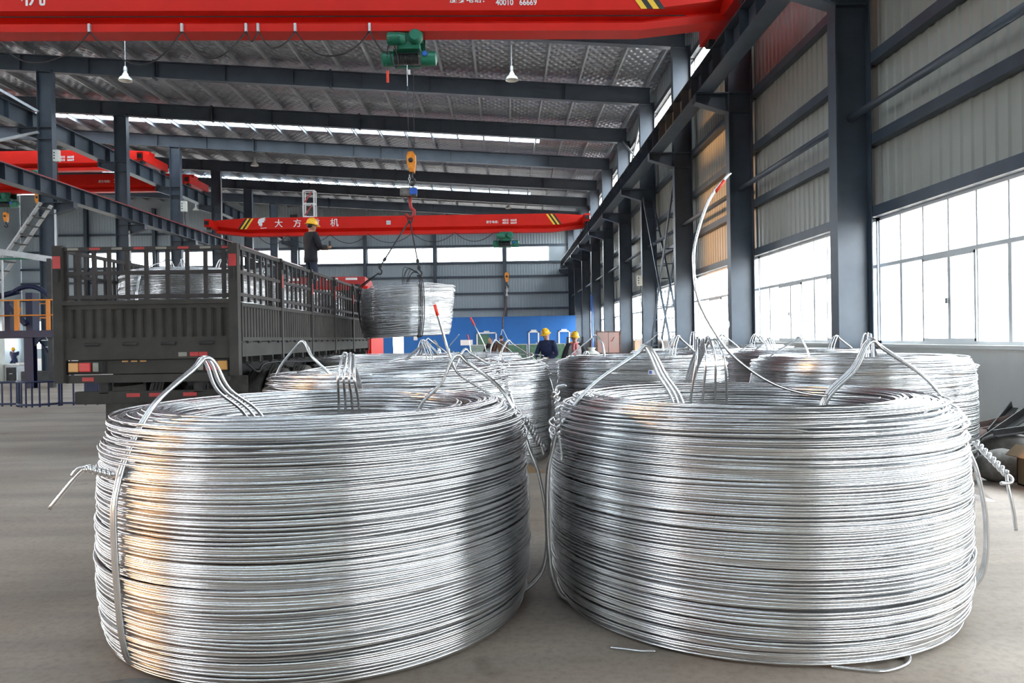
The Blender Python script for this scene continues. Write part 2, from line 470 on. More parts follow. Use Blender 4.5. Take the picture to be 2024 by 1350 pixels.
# crane runways: I girders with stiffeners
def runway(x, z0, h, y0, y1, label, rail_m, step, name='crane_runway'):
    r = thing(name, label, None, (x, y0, z0), kind='structure')
    MB().ibeam('y', y0, y1, x, z0+h/2, .42, h, .02, .014).obj('girder', M['steel'], r)
    mb = MB(); mb.prism([(x-.05, z0+h), (x+.05, z0+h), (x+.03, z0+h+.10), (x-.03, z0+h+.10)], 'y', y0, y1)
    mb.obj('rail', rail_m, r)
    st = MB()
    for sx in (-1, 1): st.bb(sx*.012, sx*.20, -.008, .008, .02, h-.02)
    me = st.mesh('stiffener', M['steel'])
    y = y0+.5
    while y < y1:
        link('stiffener', me, r, (0, y-y0, 0)); y += step
    return r
runway(5.08, 7.5, .6, Y0+1, Y1-1, 'dark crane runway girder along the window-wall columns', M['steel'], 1.0)
runway(-17.76, 7.3, .62, 14, Y1-1, 'crane runway girder with red-painted rail along the left columns', M['redd'], 1.0)
runway(-19.56, 10.38, .72, 14, Y1-1, 'higher crane runway girder on the far side of the left columns', M['steel'], 1.5)

# ---------------------------------------------------------------- right wall
WZ0, WZ1, WT = 1.2, 3.4, 2.58
wr = struct(MB().bb(XR, XR+.24, Y0, Y1, 0, WZ0).obj('wall_right', M['plaster']), 'low white plastered wall under the row of tall windows')
MB().bb(XR-.05, XR+.26, Y0, Y1, WZ0, WZ0+.05).obj('sill_ledge', M['plaster'], wr)
def sheet_mesh(name, w, z0, z1, m, n=4, d=.028):
    mb = MB(); pts = []
    for k in range(n):
        a = w*k/n; s = w/n
        pts += [(a, 0), (a+s*.62, 0), (a+s*.70, d), (a+s*.92, d)]
    pts.append((w-.012, 0)); pts.append((w-.008, -.012)); pts.append((w, -.012))
    vs = [(0, u, z) for u, dd in pts for z in (z0, z1)]
    vs = [(-pts[i//2][1], pts[i//2][0], (z0, z1)[i % 2]) for i in range(len(pts)*2)]
    fs = [(2*i, 2*i+2, 2*i+3, 2*i+1) for i in range(len(pts)-1)]
    mb.add(vs, fs); return mb.mesh(name, m)
sm = sheet_mesh('wall_sheet', 1.0, WZ1, 9.3, M['wall'])
sm2 = sheet_mesh('wall_sheet', 1.0, 10.6, 11.9, M['wallb'])
sm0 = sheet_mesh('wall_sheet', 1.0, WZ0+.05, WZ1, M['wall'])
WX = XR+.12
nb = int(Y1-Y0)
for k in range(nb):
    y = Y0+k
    link('wall_sheet', sm, wr, (WX, y, 0)); link('wall_sheet', sm2, wr, (WX, y, 0))
MB().bb(WX+.03, WX+.08, Y0, Y1, WZ1, 9.3).obj('sheet_backing', M['wall'], wr)
MB().bb(WX+.03, WX+.08, Y0, Y1, 10.6, 12.0).obj('sheet_backing', M['wall'], wr)
gm = MB()
gm.prism([(-.08, -.09), (.08, -.09), (.08, -.075), (-.065, -.075), (-.065, .075), (.08, .075), (.08, .09), (-.08, .09)], 'y', 0, 5.9)
gme = gm.mesh('girt', M['steel'])
for i in range(2, 13):
    for z in (WZ1+.09, 4.72, 6.09, 7.46, 9.2, 10.7):
        link('girt', gme, wr, (WX-.11, BAYS[i]+.05, z))
    pp = MB().cyl((XC, BAYS[i]+.02, 5.1), (XC, BAYS[i]+5.98, 5.1), .065, 10)
    pp.obj('tie_pipe', M['steel'], wr, True)

pane_count = 0
def window(n, y0, y1, z0, z1, cols, zt, label):
    w = thing('window_%d' % n, label, None, (WX, y0, z0), kind='structure')
    mb = MB(); f = .05; d = .07
    for z in (z0, z1-f): mb.bb(WX-d/2, WX+d/2, y0, y1, z, z+f)
    for y in (y0, y1-f): mb.bb(WX-d/2, WX+d/2, y, y+f, z0, z1)
    mb.obj('window_frame', M['frame'], w)
    rows = [(z0+f, z1-f)]
    if zt:
        MB().bb(WX-d/2-.01, WX+d/2, y0+f, y1-f, zt-.03, zt+.03).obj('transom', M['frame'], w); rows = [(z0+f, zt-.03), (zt+.03, z1-f)]
    cw = (y1-y0-2*f)/cols
    for r, (a, b) in enumerate(rows):
        for k in range(cols):
            ya = y0+f+k*cw
            p = MB().bb(WX-.004, WX+.004, ya+.015, ya+cw-.015, a, b).obj('pane', M['glass'], w)
        for k in range(1, cols):
            ya = y0+f+k*cw; fat = .035 if (k % 2 == 0 and r == 0 and zt) else .018
            MB().bb(WX-.03, WX+.03, ya-fat, ya+fat, a, b).obj('mullion', M['frame'], w)
    if zt and cols > 5:                       # two sliding sashes with catches in the lower row
        for k in (1, 5):
            ya = y0+f+k*cw; s = MB(); a, b = rows[0]
            for z in (a, b-.04): s.bb(WX-.055, WX-.03, ya, ya+2*cw, z, z+.04)
            for q in (ya, ya+2*cw-.04): s.bb(WX-.055, WX-.03, q, q+.04, a, b)
            s.obj('sliding_sash', M['frame'], w)
            MB().bb(WX-.08, WX-.055, ya+cw-.02, ya+cw+.02, (a+b)/2-.08, (a+b)/2).obj('catch', M['iron'], w)
n = 1
for i in range(0, 13):
    y0, y1 = BAYS[i]+.0, BAYS[i]+6.0
    near = 2 <= i <= 10
    if i <= 11:
        window(n, y0+.02, y1-.02, WZ0+.05, WZ1, 9 if near else 3, WT, 'tall steel-framed window of the low row, bay %d from the near end' % (i+1)); n += 1
    else:
        for k in range(6): link('wall_sheet', sm0, wr, (WX, y0+k, 0))
    window(n, y0+.02, y1-.02, 9.3, 10.6, 3, None, 'clerestory window strip under the eaves, bay %d from the near end' % (i+1)); n += 1

# lattice cross brace between the third and fourth columns, and rods above
br = thing('cross_brace', 'dark ladder-like lattice cross brace standing against the windows between two columns', None, (XC-.1, 24.9, 0), kind='structure')
for (ya, za, yb, zb) in ((24.98, .05, 30.55, 7.1), (30.55, .05, 24.98, 7.1)):
    xo = XC-.04 if ya < yb else XC+.04
    pv = Vector((.20, 0, 0))
    mb = MB(); a, b = Vector((xo, ya, za)), Vector((xo, yb, zb))
    for s in (-1, 1): mb.bar(a+pv*s, b+pv*s, .06, .07)
    dg = mb.obj('diagonal', M['steel'], br)
    for k in range(1, 14):
        p = a.lerp(b, k/14); MB().bar(p-pv, p+pv, .045, .035).obj('rung', M['steel'], dg)
for (ya, za, yb, zb) in ((30.95, 8.3, 36.55, 11.0), (36.55, 8.3, 30.95, 11.0)):
    MB().cyl((XC-.05, ya, za), (XC-.05, yb, zb), .04, 8).obj('diagonal', M['galv'], br, True)

# ---------------------------------------------------------------- far wall
def holes_wall(u0, u1, v0, v1, holes):
    us = sorted({u0, u1, *[h[0] for h in holes], *[h[1] for h in holes]}); vs = sorted({v0, v1, *[h[2] for h in holes], *[h[3] for h in holes]})
    out = []
    for a, b in zip(us[:-1], us[1:]):
        for c, d in zip(vs[:-1], vs[1:]):
            if not any(h[0] <= (a+b)/2 <= h[1] and h[2] <= (c+d)/2 <= h[3] for h in holes): out.append((a, b, c, d))
    return out
FZ0, FZ1 = 8.3, 9.62
FW = [(-37.2, -31.2), (-30.8, -25.0), (-24.6, -19.0), (-18.3, -12.55), (-12.25, -6.35), (-6.05, -.15), (.15, 4.0)]
FLOW = [(-43+.5, -38), (-37, -31)]
LOWH = [(a, b, 1.2, 3.6) for a, b in FLOW] + [(-10.2, -8.9, 0, 2.6)]
wf = MB()
for a, b, c, d in holes_wall(XL, XR+.3, 0, 14.9, [(a, b, FZ0, FZ1) for a, b in FW] + LOWH): wf.bb(a, b, Y1+.04, Y1+.10, c, d)
wfar = struct(wf.obj('wall_far', M['wallb']), 'blue-grey sheeted end wall of the hall')
def far_sheet(w, z0, z1):
    me = sheet_mesh('wall_sheet', w, z0, z1, M['wallb'], 4, .03)
    for q in me.vertices: q.co = (q.co.y, q.co.x, q.co.z)
    me.flip_normals(); return me
fs1, fs2, fs3 = far_sheet(1.0, 0.0, FZ0), far_sheet(1.0, FZ1, 13.5), far_sheet(1.0, FZ0, FZ1)
for k in range(49):
    x = XL+k
    low = any(a-.99 < x < b for a, b in FLOW+[(-10.2, -8.9)])
    if not low: link('wall_sheet', fs1, wfar, (x, Y1+.03, 0))
    link('wall_sheet', fs2, wfar, (x, Y1+.03, 0))
for z in (2.6, 4.07, 5.45, 6.95, 8.2, 9.72, 11.2):
    MB().bb(XL, XR, Y1-.12, Y1, z-.09, z+.09).obj('girt', M['steel'], wfar)
for x in (-37, -31, -24.8, -12.4, -6.2, 0):
    m2 = MB(); m2.ibeam('z', 0, rz(x), x, Y1-.32, .28, .36); m2.obj('wind_post', M['steel'], wfar)
for a, b in FW:
    w = thing('window_%d' % n, 'wide window in the high band of the end wall, from x %.0f m to %.0f m across' % (a, b), None, (a, Y1, FZ0), kind='structure'); n += 1
    MB().bb(a, b, Y1+.05, Y1+.06, FZ0, FZ1).obj('pane', M['glass'], w)
    mb = MB()
    for z in (FZ0, FZ1-.05): mb.bb(a, b, Y1+.02, Y1+.08, z, z+.05)
    for x in (a, b-.06): mb.bb(x, x+.06, Y1+.02, Y1+.08, FZ0, FZ1)
    mb.obj('window_frame', M['frame'], w)
    k = 1
    while a+k*1.0 < b:
        MB().bb(a+k-.012, a+k+.012, Y1+.03, Y1+.07, FZ0, FZ1).obj('mullion', M['frame'], w); k += 1
for a, b in FLOW:
    w = thing('window_%d' % n, 'low window in the end wall behind the work platform, near x %.0f m' % a, None, (a, Y1, 1.2), kind='structure'); n += 1
    MB().bb(a, b, Y1+.05, Y1+.06, 1.2, 3.6).obj('pane', M['glass'], w)
    for k in range(int(b-a)+1): MB().bb(a+k-.02, a+k+.02, Y1+.03, Y1+.07, 1.2, 3.6).obj('mullion', M['frame'], w)
    MB().bb(a, b, Y1+.03, Y1+.07, 2.4, 2.48).obj('transom', M['frame'], w)

# back wall and left wall (beyond the frame, they shape the light and the reflections)
wb = MB()
BH = [(-29, -20, 0, 5.5)]  # unseen opening, added and sized for the light it lets in
for a, b, c, d in holes_wall(XL, XR+.3, 0, 15.0, BH): wb.bb(a, b, Y0-.1, Y0-.02, c, d)
wback = struct(wb.obj('wall_back', M['wall']), 'sheeted near end wall with a wide open doorway')
wlm = MB()
LH = [(-5.6, -.2, 1.75, 3.3), (10.6, 15.5, 5.2, 10.4)] + [(20+6*k, 25.4+6*k, 1.2, 3.4) for k in range(7)]  # unseen openings, placed for sun on coils and wall; low row added for light
for a, b, c, d in holes_wall(Y0-.2, Y1+.2, 0, 15.3, LH): wlm.bb(XL-.1, XL-.02, a, b, c, d)
wleft = struct(wlm.obj('wall_left', M['wallb']), 'blue-grey sheeted wall on the far side of the second aisle')
# ================================================================== aluminium rod coils
ROD = .0123
def noise1(rs, n, step):                               # smooth random curve of n samples
    k = max(2, int(n/step)+3); a = rs.normal(size=k); x = np.linspace(0, k-2.001, n); i = x.astype(int); t = x-i; t = t*t*(3-2*t)
    return a[i]*(1-t)+a[i+1]*t

def coil_profile(R, rin, H, sh, n=400):
    """cross-section path: up the outer side, over the rounded crown, down the inner side; returns r, z, nr, nz by arc length"""
    rm = (R+rin)/2; hw = (R-rin)/2; pts = []
    for t in np.linspace(0, 1, 160): pts.append((R-.045*max(0, 1-t*(H-sh)/.22)**1.6 + .012*math.sin(t*PI), t*(H-sh)))
    for t in np.linspace(0, PI, 160)[1:]:
        c, s_ = math.cos(t), math.sin(t)
        pts.append((rm+hw*math.copysign(abs(c)**.88, c), H-sh+sh*abs(s_)**.9))
    for t in np.linspace(0, 1, 60)[1:]: pts.append((rin, (H-sh)*(1-t*.75)))
    P = np.array(pts); d = np.r_[0, np.cumsum(np.linalg.norm(np.diff(P, axis=0), axis=1))]
    s = np.linspace(0, d[-1], n); r = np.interp(s, d, P[:, 0]); z = np.interp(s, d, P[:, 1])
    tr, tz = np.gradient(r, s), np.gradient(z, s); l = np.hypot(tr, tz)+1e-9
    return s, r, z, tz/l, -tr/l

def helix(R, rin, H, sh, seed, seg, sides, inset=0.0, loose=1.0, rod=ROD, tilt=.009):
    rs = np.random.RandomState(seed)
    s, pr_, pz, nr, nz = coil_profile(R, rin, H, sh)
    L = s[-1]; turns = int(L/(rod*1.03)); n = turns*seg
    u = np.arange(n)/seg; ph = 2*PI*u
    pit = np.clip(1 + .38*rs.normal(size=turns+2), .70, 2.2); cs = np.r_[0, np.cumsum(pit)]; cs = cs/cs[-1]*L
    ss = np.interp(u, np.arange(len(cs)), cs)
    r = np.interp(ss, s, pr_); z = np.interp(ss, s, pz); a = np.interp(ss, s, nr); b = np.interp(ss, s, nz)
    top = np.clip((z-(H-sh*1.1))/sh, 0, 1)*loose
    ex, ey = noise1(rs, n, seg*.9), noise1(rs, n, seg*.9)
    ecc = (.006+.030*top)*(ex*np.cos(ph)+ey*np.sin(ph))
    wob = .0016*noise1(rs, n, seg*.5)
    ta, tb = noise1(rs, n, seg*2.3), noise1(rs, n, seg*2.3)
    til = tilt*(ta*np.cos(ph)+tb*np.sin(ph)) + .0018*noise1(rs, n, seg*.55)
    r = r + a*(wob-inset) + ecc*np.where(b > .5, .8, .55) - .012*np.abs(b)*0
    z = z + b*(wob-inset) + til*np.where(b > .5, .35, 1.0) + .016*top*np.abs(noise1(rs, n, seg*.8))
    z = np.maximum(z, rod*.55)
    P = np.stack([r*np.cos(ph), r*np.sin(ph), z], 1)
    N = np.stack([np.cos(ph), np.sin(ph), 0*ph], 1); B = np.tile(np.array([0, 0, 1.]), (n, 1))
    an = np.arange(sides)*2*PI/sides
    V = P[:, None]+rod*.5*(np.cos(an)[None, :, None]*N[:, None]+np.sin(an)[None, :, None]*B[:, None])
    i = np.arange(n-1)[:, None]*sides; k = np.arange(sides)[None]; l = (k+1) % sides
    F = np.stack([i+k, i+sides+k, i+sides+l, i+l], -1).reshape(-1, 4)
    return V.reshape(-1, 3), F

def coil_mesh(name, R, rin, H, sh, seed, seg, sides, loose=1.0, rod=ROD, tilt=.009, m=None):
    V1, F1 = helix(R, rin, H, sh, seed, seg, sides, 0, loose, rod, tilt)
    V2, F2 = helix(R, rin, H, sh, seed+1, max(36, seg//2), max(4, sides-2), rod*1.05, loose*.5, rod, tilt*.6)
    s, r, z, a, b = coil_profile(R, rin, H, sh, 40); c = 48      # the packed core behind the visible layers
    r = r-a*rod*2.6; z = np.maximum(z-b*rod*2.6, .02); an = np.arange(c)*2*PI/c
    V3 = np.stack([r[None]*np.cos(an)[:, None], r[None]*np.sin(an)[:, None], np.tile(z, (c, 1))], -1).reshape(-1, 3)
    i = np.arange(c)[:, None]*40; j = ((np.arange(c)+1) % c)[:, None]*40; k = np.arange(39)[None]
    F3 = np.stack([i+k, j+k, j+k+1, i+k+1], -1).reshape(-1, 4)
    V = np.concatenate([V1, V2, V3]); F = np.concatenate([F1, F2+len(V1), F3+len(V1)+len(V2)])
    return np_mesh(name, V, F, m or M['alu'])

def tie(parent, phi, prof, nrod=3, rr=.0088, sides=7, spread=.021, m=None, n=7, name='tie'):
    """a bundle of rods bound round the ring: prof is a path of (r, z); the rods fan out along the inner leg"""
    mb = MB(); c, s_ = math.cos(phi), math.sin(phi); P = smooth_path([(q[0], q[1], q[2] if len(q) > 2 else 0) for q in prof], n)
    base = wloc(parent)
    for k in range(nrod):
        o = (k-(nrod-1)/2)
        f = np.linspace(0, 1, len(P)); fan = spread*o*(.75+3.2*np.clip((f-.62)/.38, 0, 1))
        bow = .006*math.sin(k*2.1)*np.sin(f*9+k)
        pts = np.stack([P[:, 0]*c-(fan+P[:, 2])*s_, P[:, 0]*s_+(fan+P[:, 2])*c, P[:, 1]+bow+.004*k], 1)+np.array(base)
        mb.tube(pts, rr, sides)
    return mb.obj(name, m or M['alu'], parent, True)

def twist(parent, p0, p1, turns, rr=.0088, amp=.0115, sides=7, tails=(), m=None):
    mb = MB(); p0, p1 = np.array(p0, float), np.array(p1, float); d = (p1-p0)/np.linalg.norm(p1-p0)
    u = np.cross(d, (0, 0, 1.)); u = u/np.linalg.norm(u) if np.linalg.norm(u) > .05 else np.array((1., 0, 0)); v = np.cross(d, u)
    t = np.linspace(0, 1, int(turns*9)+2)
    for k in range(2):
        a = t*turns*2*PI+k*PI
        mb.tube(p0+(p1-p0)*t[:, None]+amp*(np.cos(a)[:, None]*u+np.sin(a)[:, None]*v), rr, sides)
    for q in tails: mb.tube(smooth_path(q, 6), rr, sides)
    return mb.obj('twisted_end', m or M['alu'], parent, True)

R_, RI, H_, SH = 1.115, .70, 1.10, .26
meA = coil_mesh('rod_winding', 1.115, RI, H_, SH, 11, 112, 7, 1.15)
meB = coil_mesh('rod_winding', 1.10, RI, H_, SH, 23, 104, 7, 1.0)
meL1 = coil_mesh('rod_winding', 1.10, RI, 1.13, .15, 31, 50, 5, 1.7, tilt=.016)
meL2 = coil_mesh('rod_winding', 1.10, RI, 1.17, .12, 47, 50, 5, 1.2, tilt=.022)

def tie_path(apex_r=.655, apex_z=1.365, bulge=.035, inner=.50):
    m = (1.10+apex_r)/2
    return [(R_-.16, .004), (R_-.03, .03), (R_+bulge, .16), (R_+bulge+.02, .42), (R_+.035+bulge*.4, .68), (R_+.022, .82), (1.085, .97), (m+.055, (.97+apex_z)/2),
            (apex_r+.05, apex_z-.045), (apex_r, apex_z), (apex_r-.04, apex_z-.035), (apex_r-.10, apex_z-.16), (inner, 1.04), (inner+.02, .70)]

# the two big coils in front
cA = thing('rod_coil', 'big upright coil of shiny aluminium rod nearest the truck, one of two in front', 'coil', (-1.015, 4.175, 0), 'big coils in front')
link('rod_winding', meA, cA)
t1 = tie(cA, PI*1.29, tie_path(.72, 1.375, .012, .44), 3)
tie(cA, PI*.5, tie_path(.66, 1.36, .03, .62), 4, spread=.013)
t3 = tie(cA, PI*.0, tie_path(.75, 1.36, .09, .52), 3)
twist(t1, (-1.72, 3.27, .88), (-1.825, 3.24, .92), 3.0, tails=[[(-1.825, 3.24, .92), (-1.86, 3.24, .915), (-1.885, 3.24, .885)], [(-1.825, 3.24, .92), (-1.87, 3.24, .88), (-1.985, 3.24, .745)]])
twist(t3, (.10, 4.18, 1.0), (.185, 4.14, .85), 4.0, tails=[[(.185, 4.14, .85), (.192, 4.14, .83), (.20, 4.14, .80)], [(.185, 4.14, .85), (.20, 4.13, .85), (.203, 4.13, .845)]])
tl = MB(); tl.tube(smooth_path([(-.03, 4.60, 1.06), (-.11, 4.6, 1.11), (-.19, 4.6, 1.16), (-.30, 4.6, 1.24), (-.35, 4.6, 1.36), (-.38, 4.6, 1.46), (-.425, 4.55, 1.64)], 8), .0082, 8)
tail = tl.obj('rod_tail', M['alu'], cA, True)
MB().cyl((-.414, 4.56, 1.595), (-.43, 4.545, 1.66), .0102, 10).obj('marker_sleeve', M['orred'], tail, True, label='red painted rod tip')

cB = thing('rod_coil', 'big upright coil of shiny aluminium rod nearest the windows, with a long rod sticking up', 'coil', (1.356, 4.255, 0), 'big coils in front')
link('rod_winding', meB, cB)
t1 = tie(cB, PI*1.06, tie_path(.60, 1.39, .035, .40), 3)
t2 = tie(cB, PI*.52, tie_path(.66, 1.42, .03, .60), 4, spread=.024)
t3 = tie(cB, -PI*.083, tie_path(.68, 1.40, .085, .42), 4, spread=.014)
twist(t1, (.275, 3.97, .93), (.265, 4.0, 1.16), 3.5, tails=[[(.265, 4.0, 1.16), (.275, 4.0, 1.185), (.32, 4.0, 1.19)], [(.275, 3.97, .93), (.285, 3.94, .84), (.28, 3.93, .80)]])
twist(t3, (2.475, 3.93, .86), (2.52, 3.75, .72), 3.8, tails=[[(2.52, 3.75, .72), (2.54, 3.74, .70), (2.525, 3.73, .68), (2.47, 3.72, .68)], [(2.52, 3.75, .72), (2.52, 3.74, .66), (2.535, 3.73, .56), (2.55, 3.73, .44)]])
tl = MB()
tl.tube(smooth_path([(2.05, 4.08, 1.085), (1.92, 4.1, 1.095), (1.78, 4.1, 1.10), (1.59, 4.1, 1.13), (1.42, 4.1, 1.20), (1.25, 4.1, 1.33), (1.14, 4.1, 1.48), (1.06, 4.1, 1.65), (1.04, 4.1, 1.82), (1.05, 4.1, 1.96), (1.13, 4.1, 2.19), (1.25, 4.1, 2.34)], 8), .0082, 8)
tail = tl.obj('rod_tail', M['alu'], cB, True)
MB().cyl((1.165, 4.10, 2.236), (1.215, 4.10, 2.298), .0102, 10).obj('marker_sleeve', M['orred'], tail, True, label='red painted band on the rod')
lp = MB(); lp.tube(smooth_path([(1.38, 3.20, .012), (1.49, 3.165, .010), (1.59, 3.15, .010), (1.70, 3.20, .010), (1.755, 3.26, .012), (1.79, 3.34, .02)], 8), .0068, 7)
lp.obj('loose_loop', M['alu'], cB, True)

# coils behind
def back_coil(me, loc, ties, label, rot=0.0, scale=1.0, loops=(), group='coils standing behind the two front ones'):
    c = thing('rod_coil', label, 'coil', loc, group)
    w = link('rod_winding', me, c); w.rotation_euler = (0, 0, rot); w.scale = (1, 1, scale)
    for ph, ar, az, k in ties: tie(c, ph, tie_path(ar, az, .03, .48), k, sides=5, n=4)
    if loops:
        lb = MB()
        for (r, z, dx, dy, ti, a0, a1) in loops:
            a = np.linspace(a0, a1, 60)
            lb.tube(np.stack([loc[0]+dx+r*np.cos(a), loc[1]+dy+r*np.sin(a), z+ti*np.cos(a-.6)+.01*np.sin(3*a)], 1), .0072, 5)
        lb.obj('loose_loop', M['alu'], c, True)
    return c
TP = 2*PI
b1 = back_coil(meL1, (-1.07, 6.9, 0), [(PI*1.02, .80, 1.45, 3), (.1, .70, 1.35, 3)], 'coil of rod just behind the truck-side front coil, loops sprung loose on top', .4,
          loops=[(.95, 1.17, .1, .1, .05, 0, TP), (1.02, 1.15, -.05, .05, .07, .3, 6.2), (.85, 1.19, .15, .12, .04, .5, 6.6), (1.0, 1.2, .12, .0, .05, 1.2, 4.6), (.9, 1.16, .2, -.05, .06, -.6, 2.5)])
b2 = back_coil(meL1, (-.56, 9.2, 0), [(0.1, .60, 1.42, 3), (PI*.8, .62, 1.40, 3)], 'coil of rod with a bright side standing second behind the front coil nearest the truck', 1.7,
          loops=[(.95, 1.19, -.05, .1, .06, 0, TP), (1.0, 1.17, .05, .0, .05, .2, 6.0), (.8, 1.22, -.1, .05, .05, 1.0, 5.6)])
b3 = back_coil(meL2, (1.78, 9.85, 0), [(PI*1.0, .6, 1.47, 3), (PI*.15, .62, 1.44, 4)], 'coil of rod with a small blue-and-white tag, behind the front coil nearest the windows', 2.6)
MB().box((1.72, 8.745, 1.02), (.11, .012, .05), Matrix.Rotation(-.05, 3, 'Y')).obj('tag', M['white'], b3, label='small blue and white paper tag')
MB().box((1.69, 8.735, 1.02), (.03, .010, .034)).obj('tag_print', M['tag'], b3)
b4 = back_coil(meL2, (3.80, 8.05, 0), [(PI*.85, .6, 1.40, 3), (PI*.30, .62, 1.43, 3), (.9, .60, 1.36, 3)], 'coil of rod with a flared white rim, standing nearest the plastered wall', .9)
b5 = back_coil(meL1, (4.36, 10.95, 0), [(PI*.95, .6, 1.40, 3), (PI*.66, .62, 1.38, 3), (.3, .62, 1.40, 3)], 'coil of rod by the wall, directly behind the one with the flared rim', 3.3, 1.03)
b6 = back_coil(meL2, (3.26, 13.1, 0), [(PI*.9, .6, 1.46, 3), (PI*.4, .62, 1.50, 3), (.2, .6, 1.45, 3)], 'coil of rod behind the tagged one, in front of the lattice brace', 4.4)
b7 = back_coil(meL1, (4.70, 15.2, 0), [(PI*.8, .6, 1.42, 3), (.6, .62, 1.44, 3)], 'farthest coil of rod along the window wall', 5.1, 1.04)
b8 = back_coil(meL1, (-1.80, 11.4, 0), [(.0, .62, 1.46, 3), (PI*.30, .80, 1.44, 3), (-.5, .70, 1.42, 3)], 'coil of rod standing close beside the truck bed', 2.0, 1.03,
          loops=[(.9, 1.2, .1, 0, .05, 0, TP)])
b9 = back_coil(meL2, (-.80, 14.0, 0), [(PI*.9, .6, 1.42, 3), (.2, .62, 1.42, 3)], 'coil of rod in the rear row, in front of the crouching people', 3.7, .98)
b10 = back_coil(meL1, (.80, 12.3, 0), [(.4, .6, 1.20, 3)], 'lower coil of rod showing in the gap before the two workers', 1.1, .9)
# rod ends standing up out of the coils behind
def rod_end(parent, pts, red=True):
    o = MB().tube(smooth_path(pts, 6), .0075, 6).obj('rod_tail', M['alu'], parent, True)
    if red:
        a, b = np.array(pts[-2], float), np.array(pts[-1], float); d = (b-a)/np.linalg.norm(b-a)
        MB().cyl(b-d*.10, b+d*.005, .011, 8).obj('marker_sleeve', M['orred'], o, True, label='red painted rod tip')
rod_end(b2, [(-.24, 9.1, 1.15), (-.25, 9.05, 1.32), (-.32, 9.0, 1.50), (-.42, 9.0, 1.70)])
rod_end(b9, [(-.98, 13.4, 1.12), (-1.02, 13.4, 1.30), (-.90, 13.4, 1.45), (-.84, 13.4, 1.53)], False)
rod_end(b9, [(-.62, 13.3, 1.12), (-.64, 13.3, 1.30), (-.68, 13.3, 1.52)])
rod_end(b5, [(3.9, 10.6, 1.15), (3.78, 10.6, 1.22), (3.70, 10.6, 1.40), (3.70, 10.6, 1.58)], False)
rod_end(b7, [(4.3, 14.6, 1.2), (4.32, 14.6, 1.4), (4.38, 14.6, 1.62), (4.36, 14.6, 1.72)], False)
# ================================================================== overhead cranes, hoists, lamps
def crane(x0, x1, y, zb, label, txt, zrail=8.2, skew=0.0, group='red bridge cranes'):
    c = thing('bridge_crane', label, 'crane', (x0, y, zb), group)
    H = 1.08; L = x1-x0
    def prof(k, lift):                                 # (dy, z) half profile, k = depth scale at the ends
        t = H*k
        return [(-.24, lift), (.24, lift), (.24, lift+.16), (.12, lift+.20), (.10, lift+.26), (.33, lift+.40), (.33, lift+.02+t), (-.33, lift+.02+t), (-.33, lift+.40), (-.10, lift+.26), (-.12, lift+.20), (-.24, lift+.16)]
    st = [(x0, .68, .22), (x0+1.9, 1.0, 0.0), (x1-1.9, 1.0, 0.0), (x1, .68, .22)]
    mb = MB(); vs = []
    for x, k, l in st: vs += [(x, y+dy, zb+z*(1 if True else 1)) for dy, z in prof(k, l)]
    n = 12; fs = [tuple(range(n)), tuple(range(3*n, 4*n))[::-1]]
    for s in range(3):
        for i in range(n): fs.append((s*n+i, (s+1)*n+i, (s+1)*n+(i+1) % n, s*n+(i+1) % n))
    mb.add(vs, fs); g = mb.obj('girder', M['red'], c)
    bm = bmesh.new(); bm.from_mesh(g.data); bmesh.ops.recalc_face_normals(bm, faces=bm.faces); bm.to_mesh(g.data); bm.free()
    for xe in (x0-.05, x1+.05):
        e = MB().cbox((xe, y, zrail+.38), (.34, 3.0, .46), .02).obj('end_carriage', M['red'], c)
        for s in (-1, 1):
            MB().cyl((xe-.07, y+s*1.2, zrail+.20), (xe+.07, y+s*1.2, zrail+.20), .20, 16).obj('wheel', M['iron'], e)
            MB().box((xe, y+s*1.54, zrail+.38), (.22, .10, .22)).obj('buffer', M['black'], e)
    yf = y-.336
    def stripes(xa, s):
        for k, m in enumerate(('yellow', 'black', 'yellow', 'black')):
            a = xa+s*k*.13; zt, zl = zb+1.07, zb+.42
            MB().prism([(a, zt), (a+.13, zt), (a+.13+s*.45, zl), (a+s*.45, zl)], 'y', yf-.004, yf+.002).obj('warning_stripe', M[m], c)
    stripes(x1-2.35, 1); stripes(x0+2.22, -1)
    if txt:
        xs = txt
        for k, ch in enumerate('大方重机'):
            text(ch, .52, (xs+1.13*k, yf-.004, zb+.55), M['white'], c, bold=.006)
        if txt:                                        # swept winged emblem left of the name
            lx, lz = xs-1.02, zb+.50
            for P in ([(0, .30), (.10, .52), (.30, .58), (.62, .62), (.50, .50), (.64, .48), (.46, .40), (.52, .34), (.34, .30), (.36, .16), (.24, .04), (.18, .16), (.10, .10), (.08, .24)], [(.22, -.02), (.66, .00), (.66, -.03), (.22, -.05)]):
                MB().prism([(lx+a*.82, lz+b) for a, b in P], 'y', yf-.006, yf+.002).obj('emblem', M['white'], c)
    xp = x1-6.0
    text('服务电话：', .17, (xp, yf-.004, zb+.57), M['white'], c, bold=.015)
    for r, q in enumerate(('40010   66668', '40010   66669')):
        text(q, .175, (xp+.98, yf-.004, zb+.67-.165*r), M['white'], c, bold=.015, sx=.86)
    c.rotation_euler = (0, 0, skew)
    return c
c1 = crane(-17.6, 4.92, 15.85, 8.05, 'red bridge crane girder nearest the viewer, across the top of the picture', -13.42, skew=.025)
c2 = crane(-17.6, 4.92, 46.0, 7.93, 'red bridge crane in the same aisle, the one standing by the far end', -14.0)
MB().box((-7.05, 45.66, 8.62), (.26, .012, .24)).obj('plate', M['cream'], c2, label='small pale plate on the girder')
for i in range(4): MB().box((-7.14+.06*i, 45.652, 8.62), (.02, .012, .17)).obj('plate_bar', M['tag'], c2)
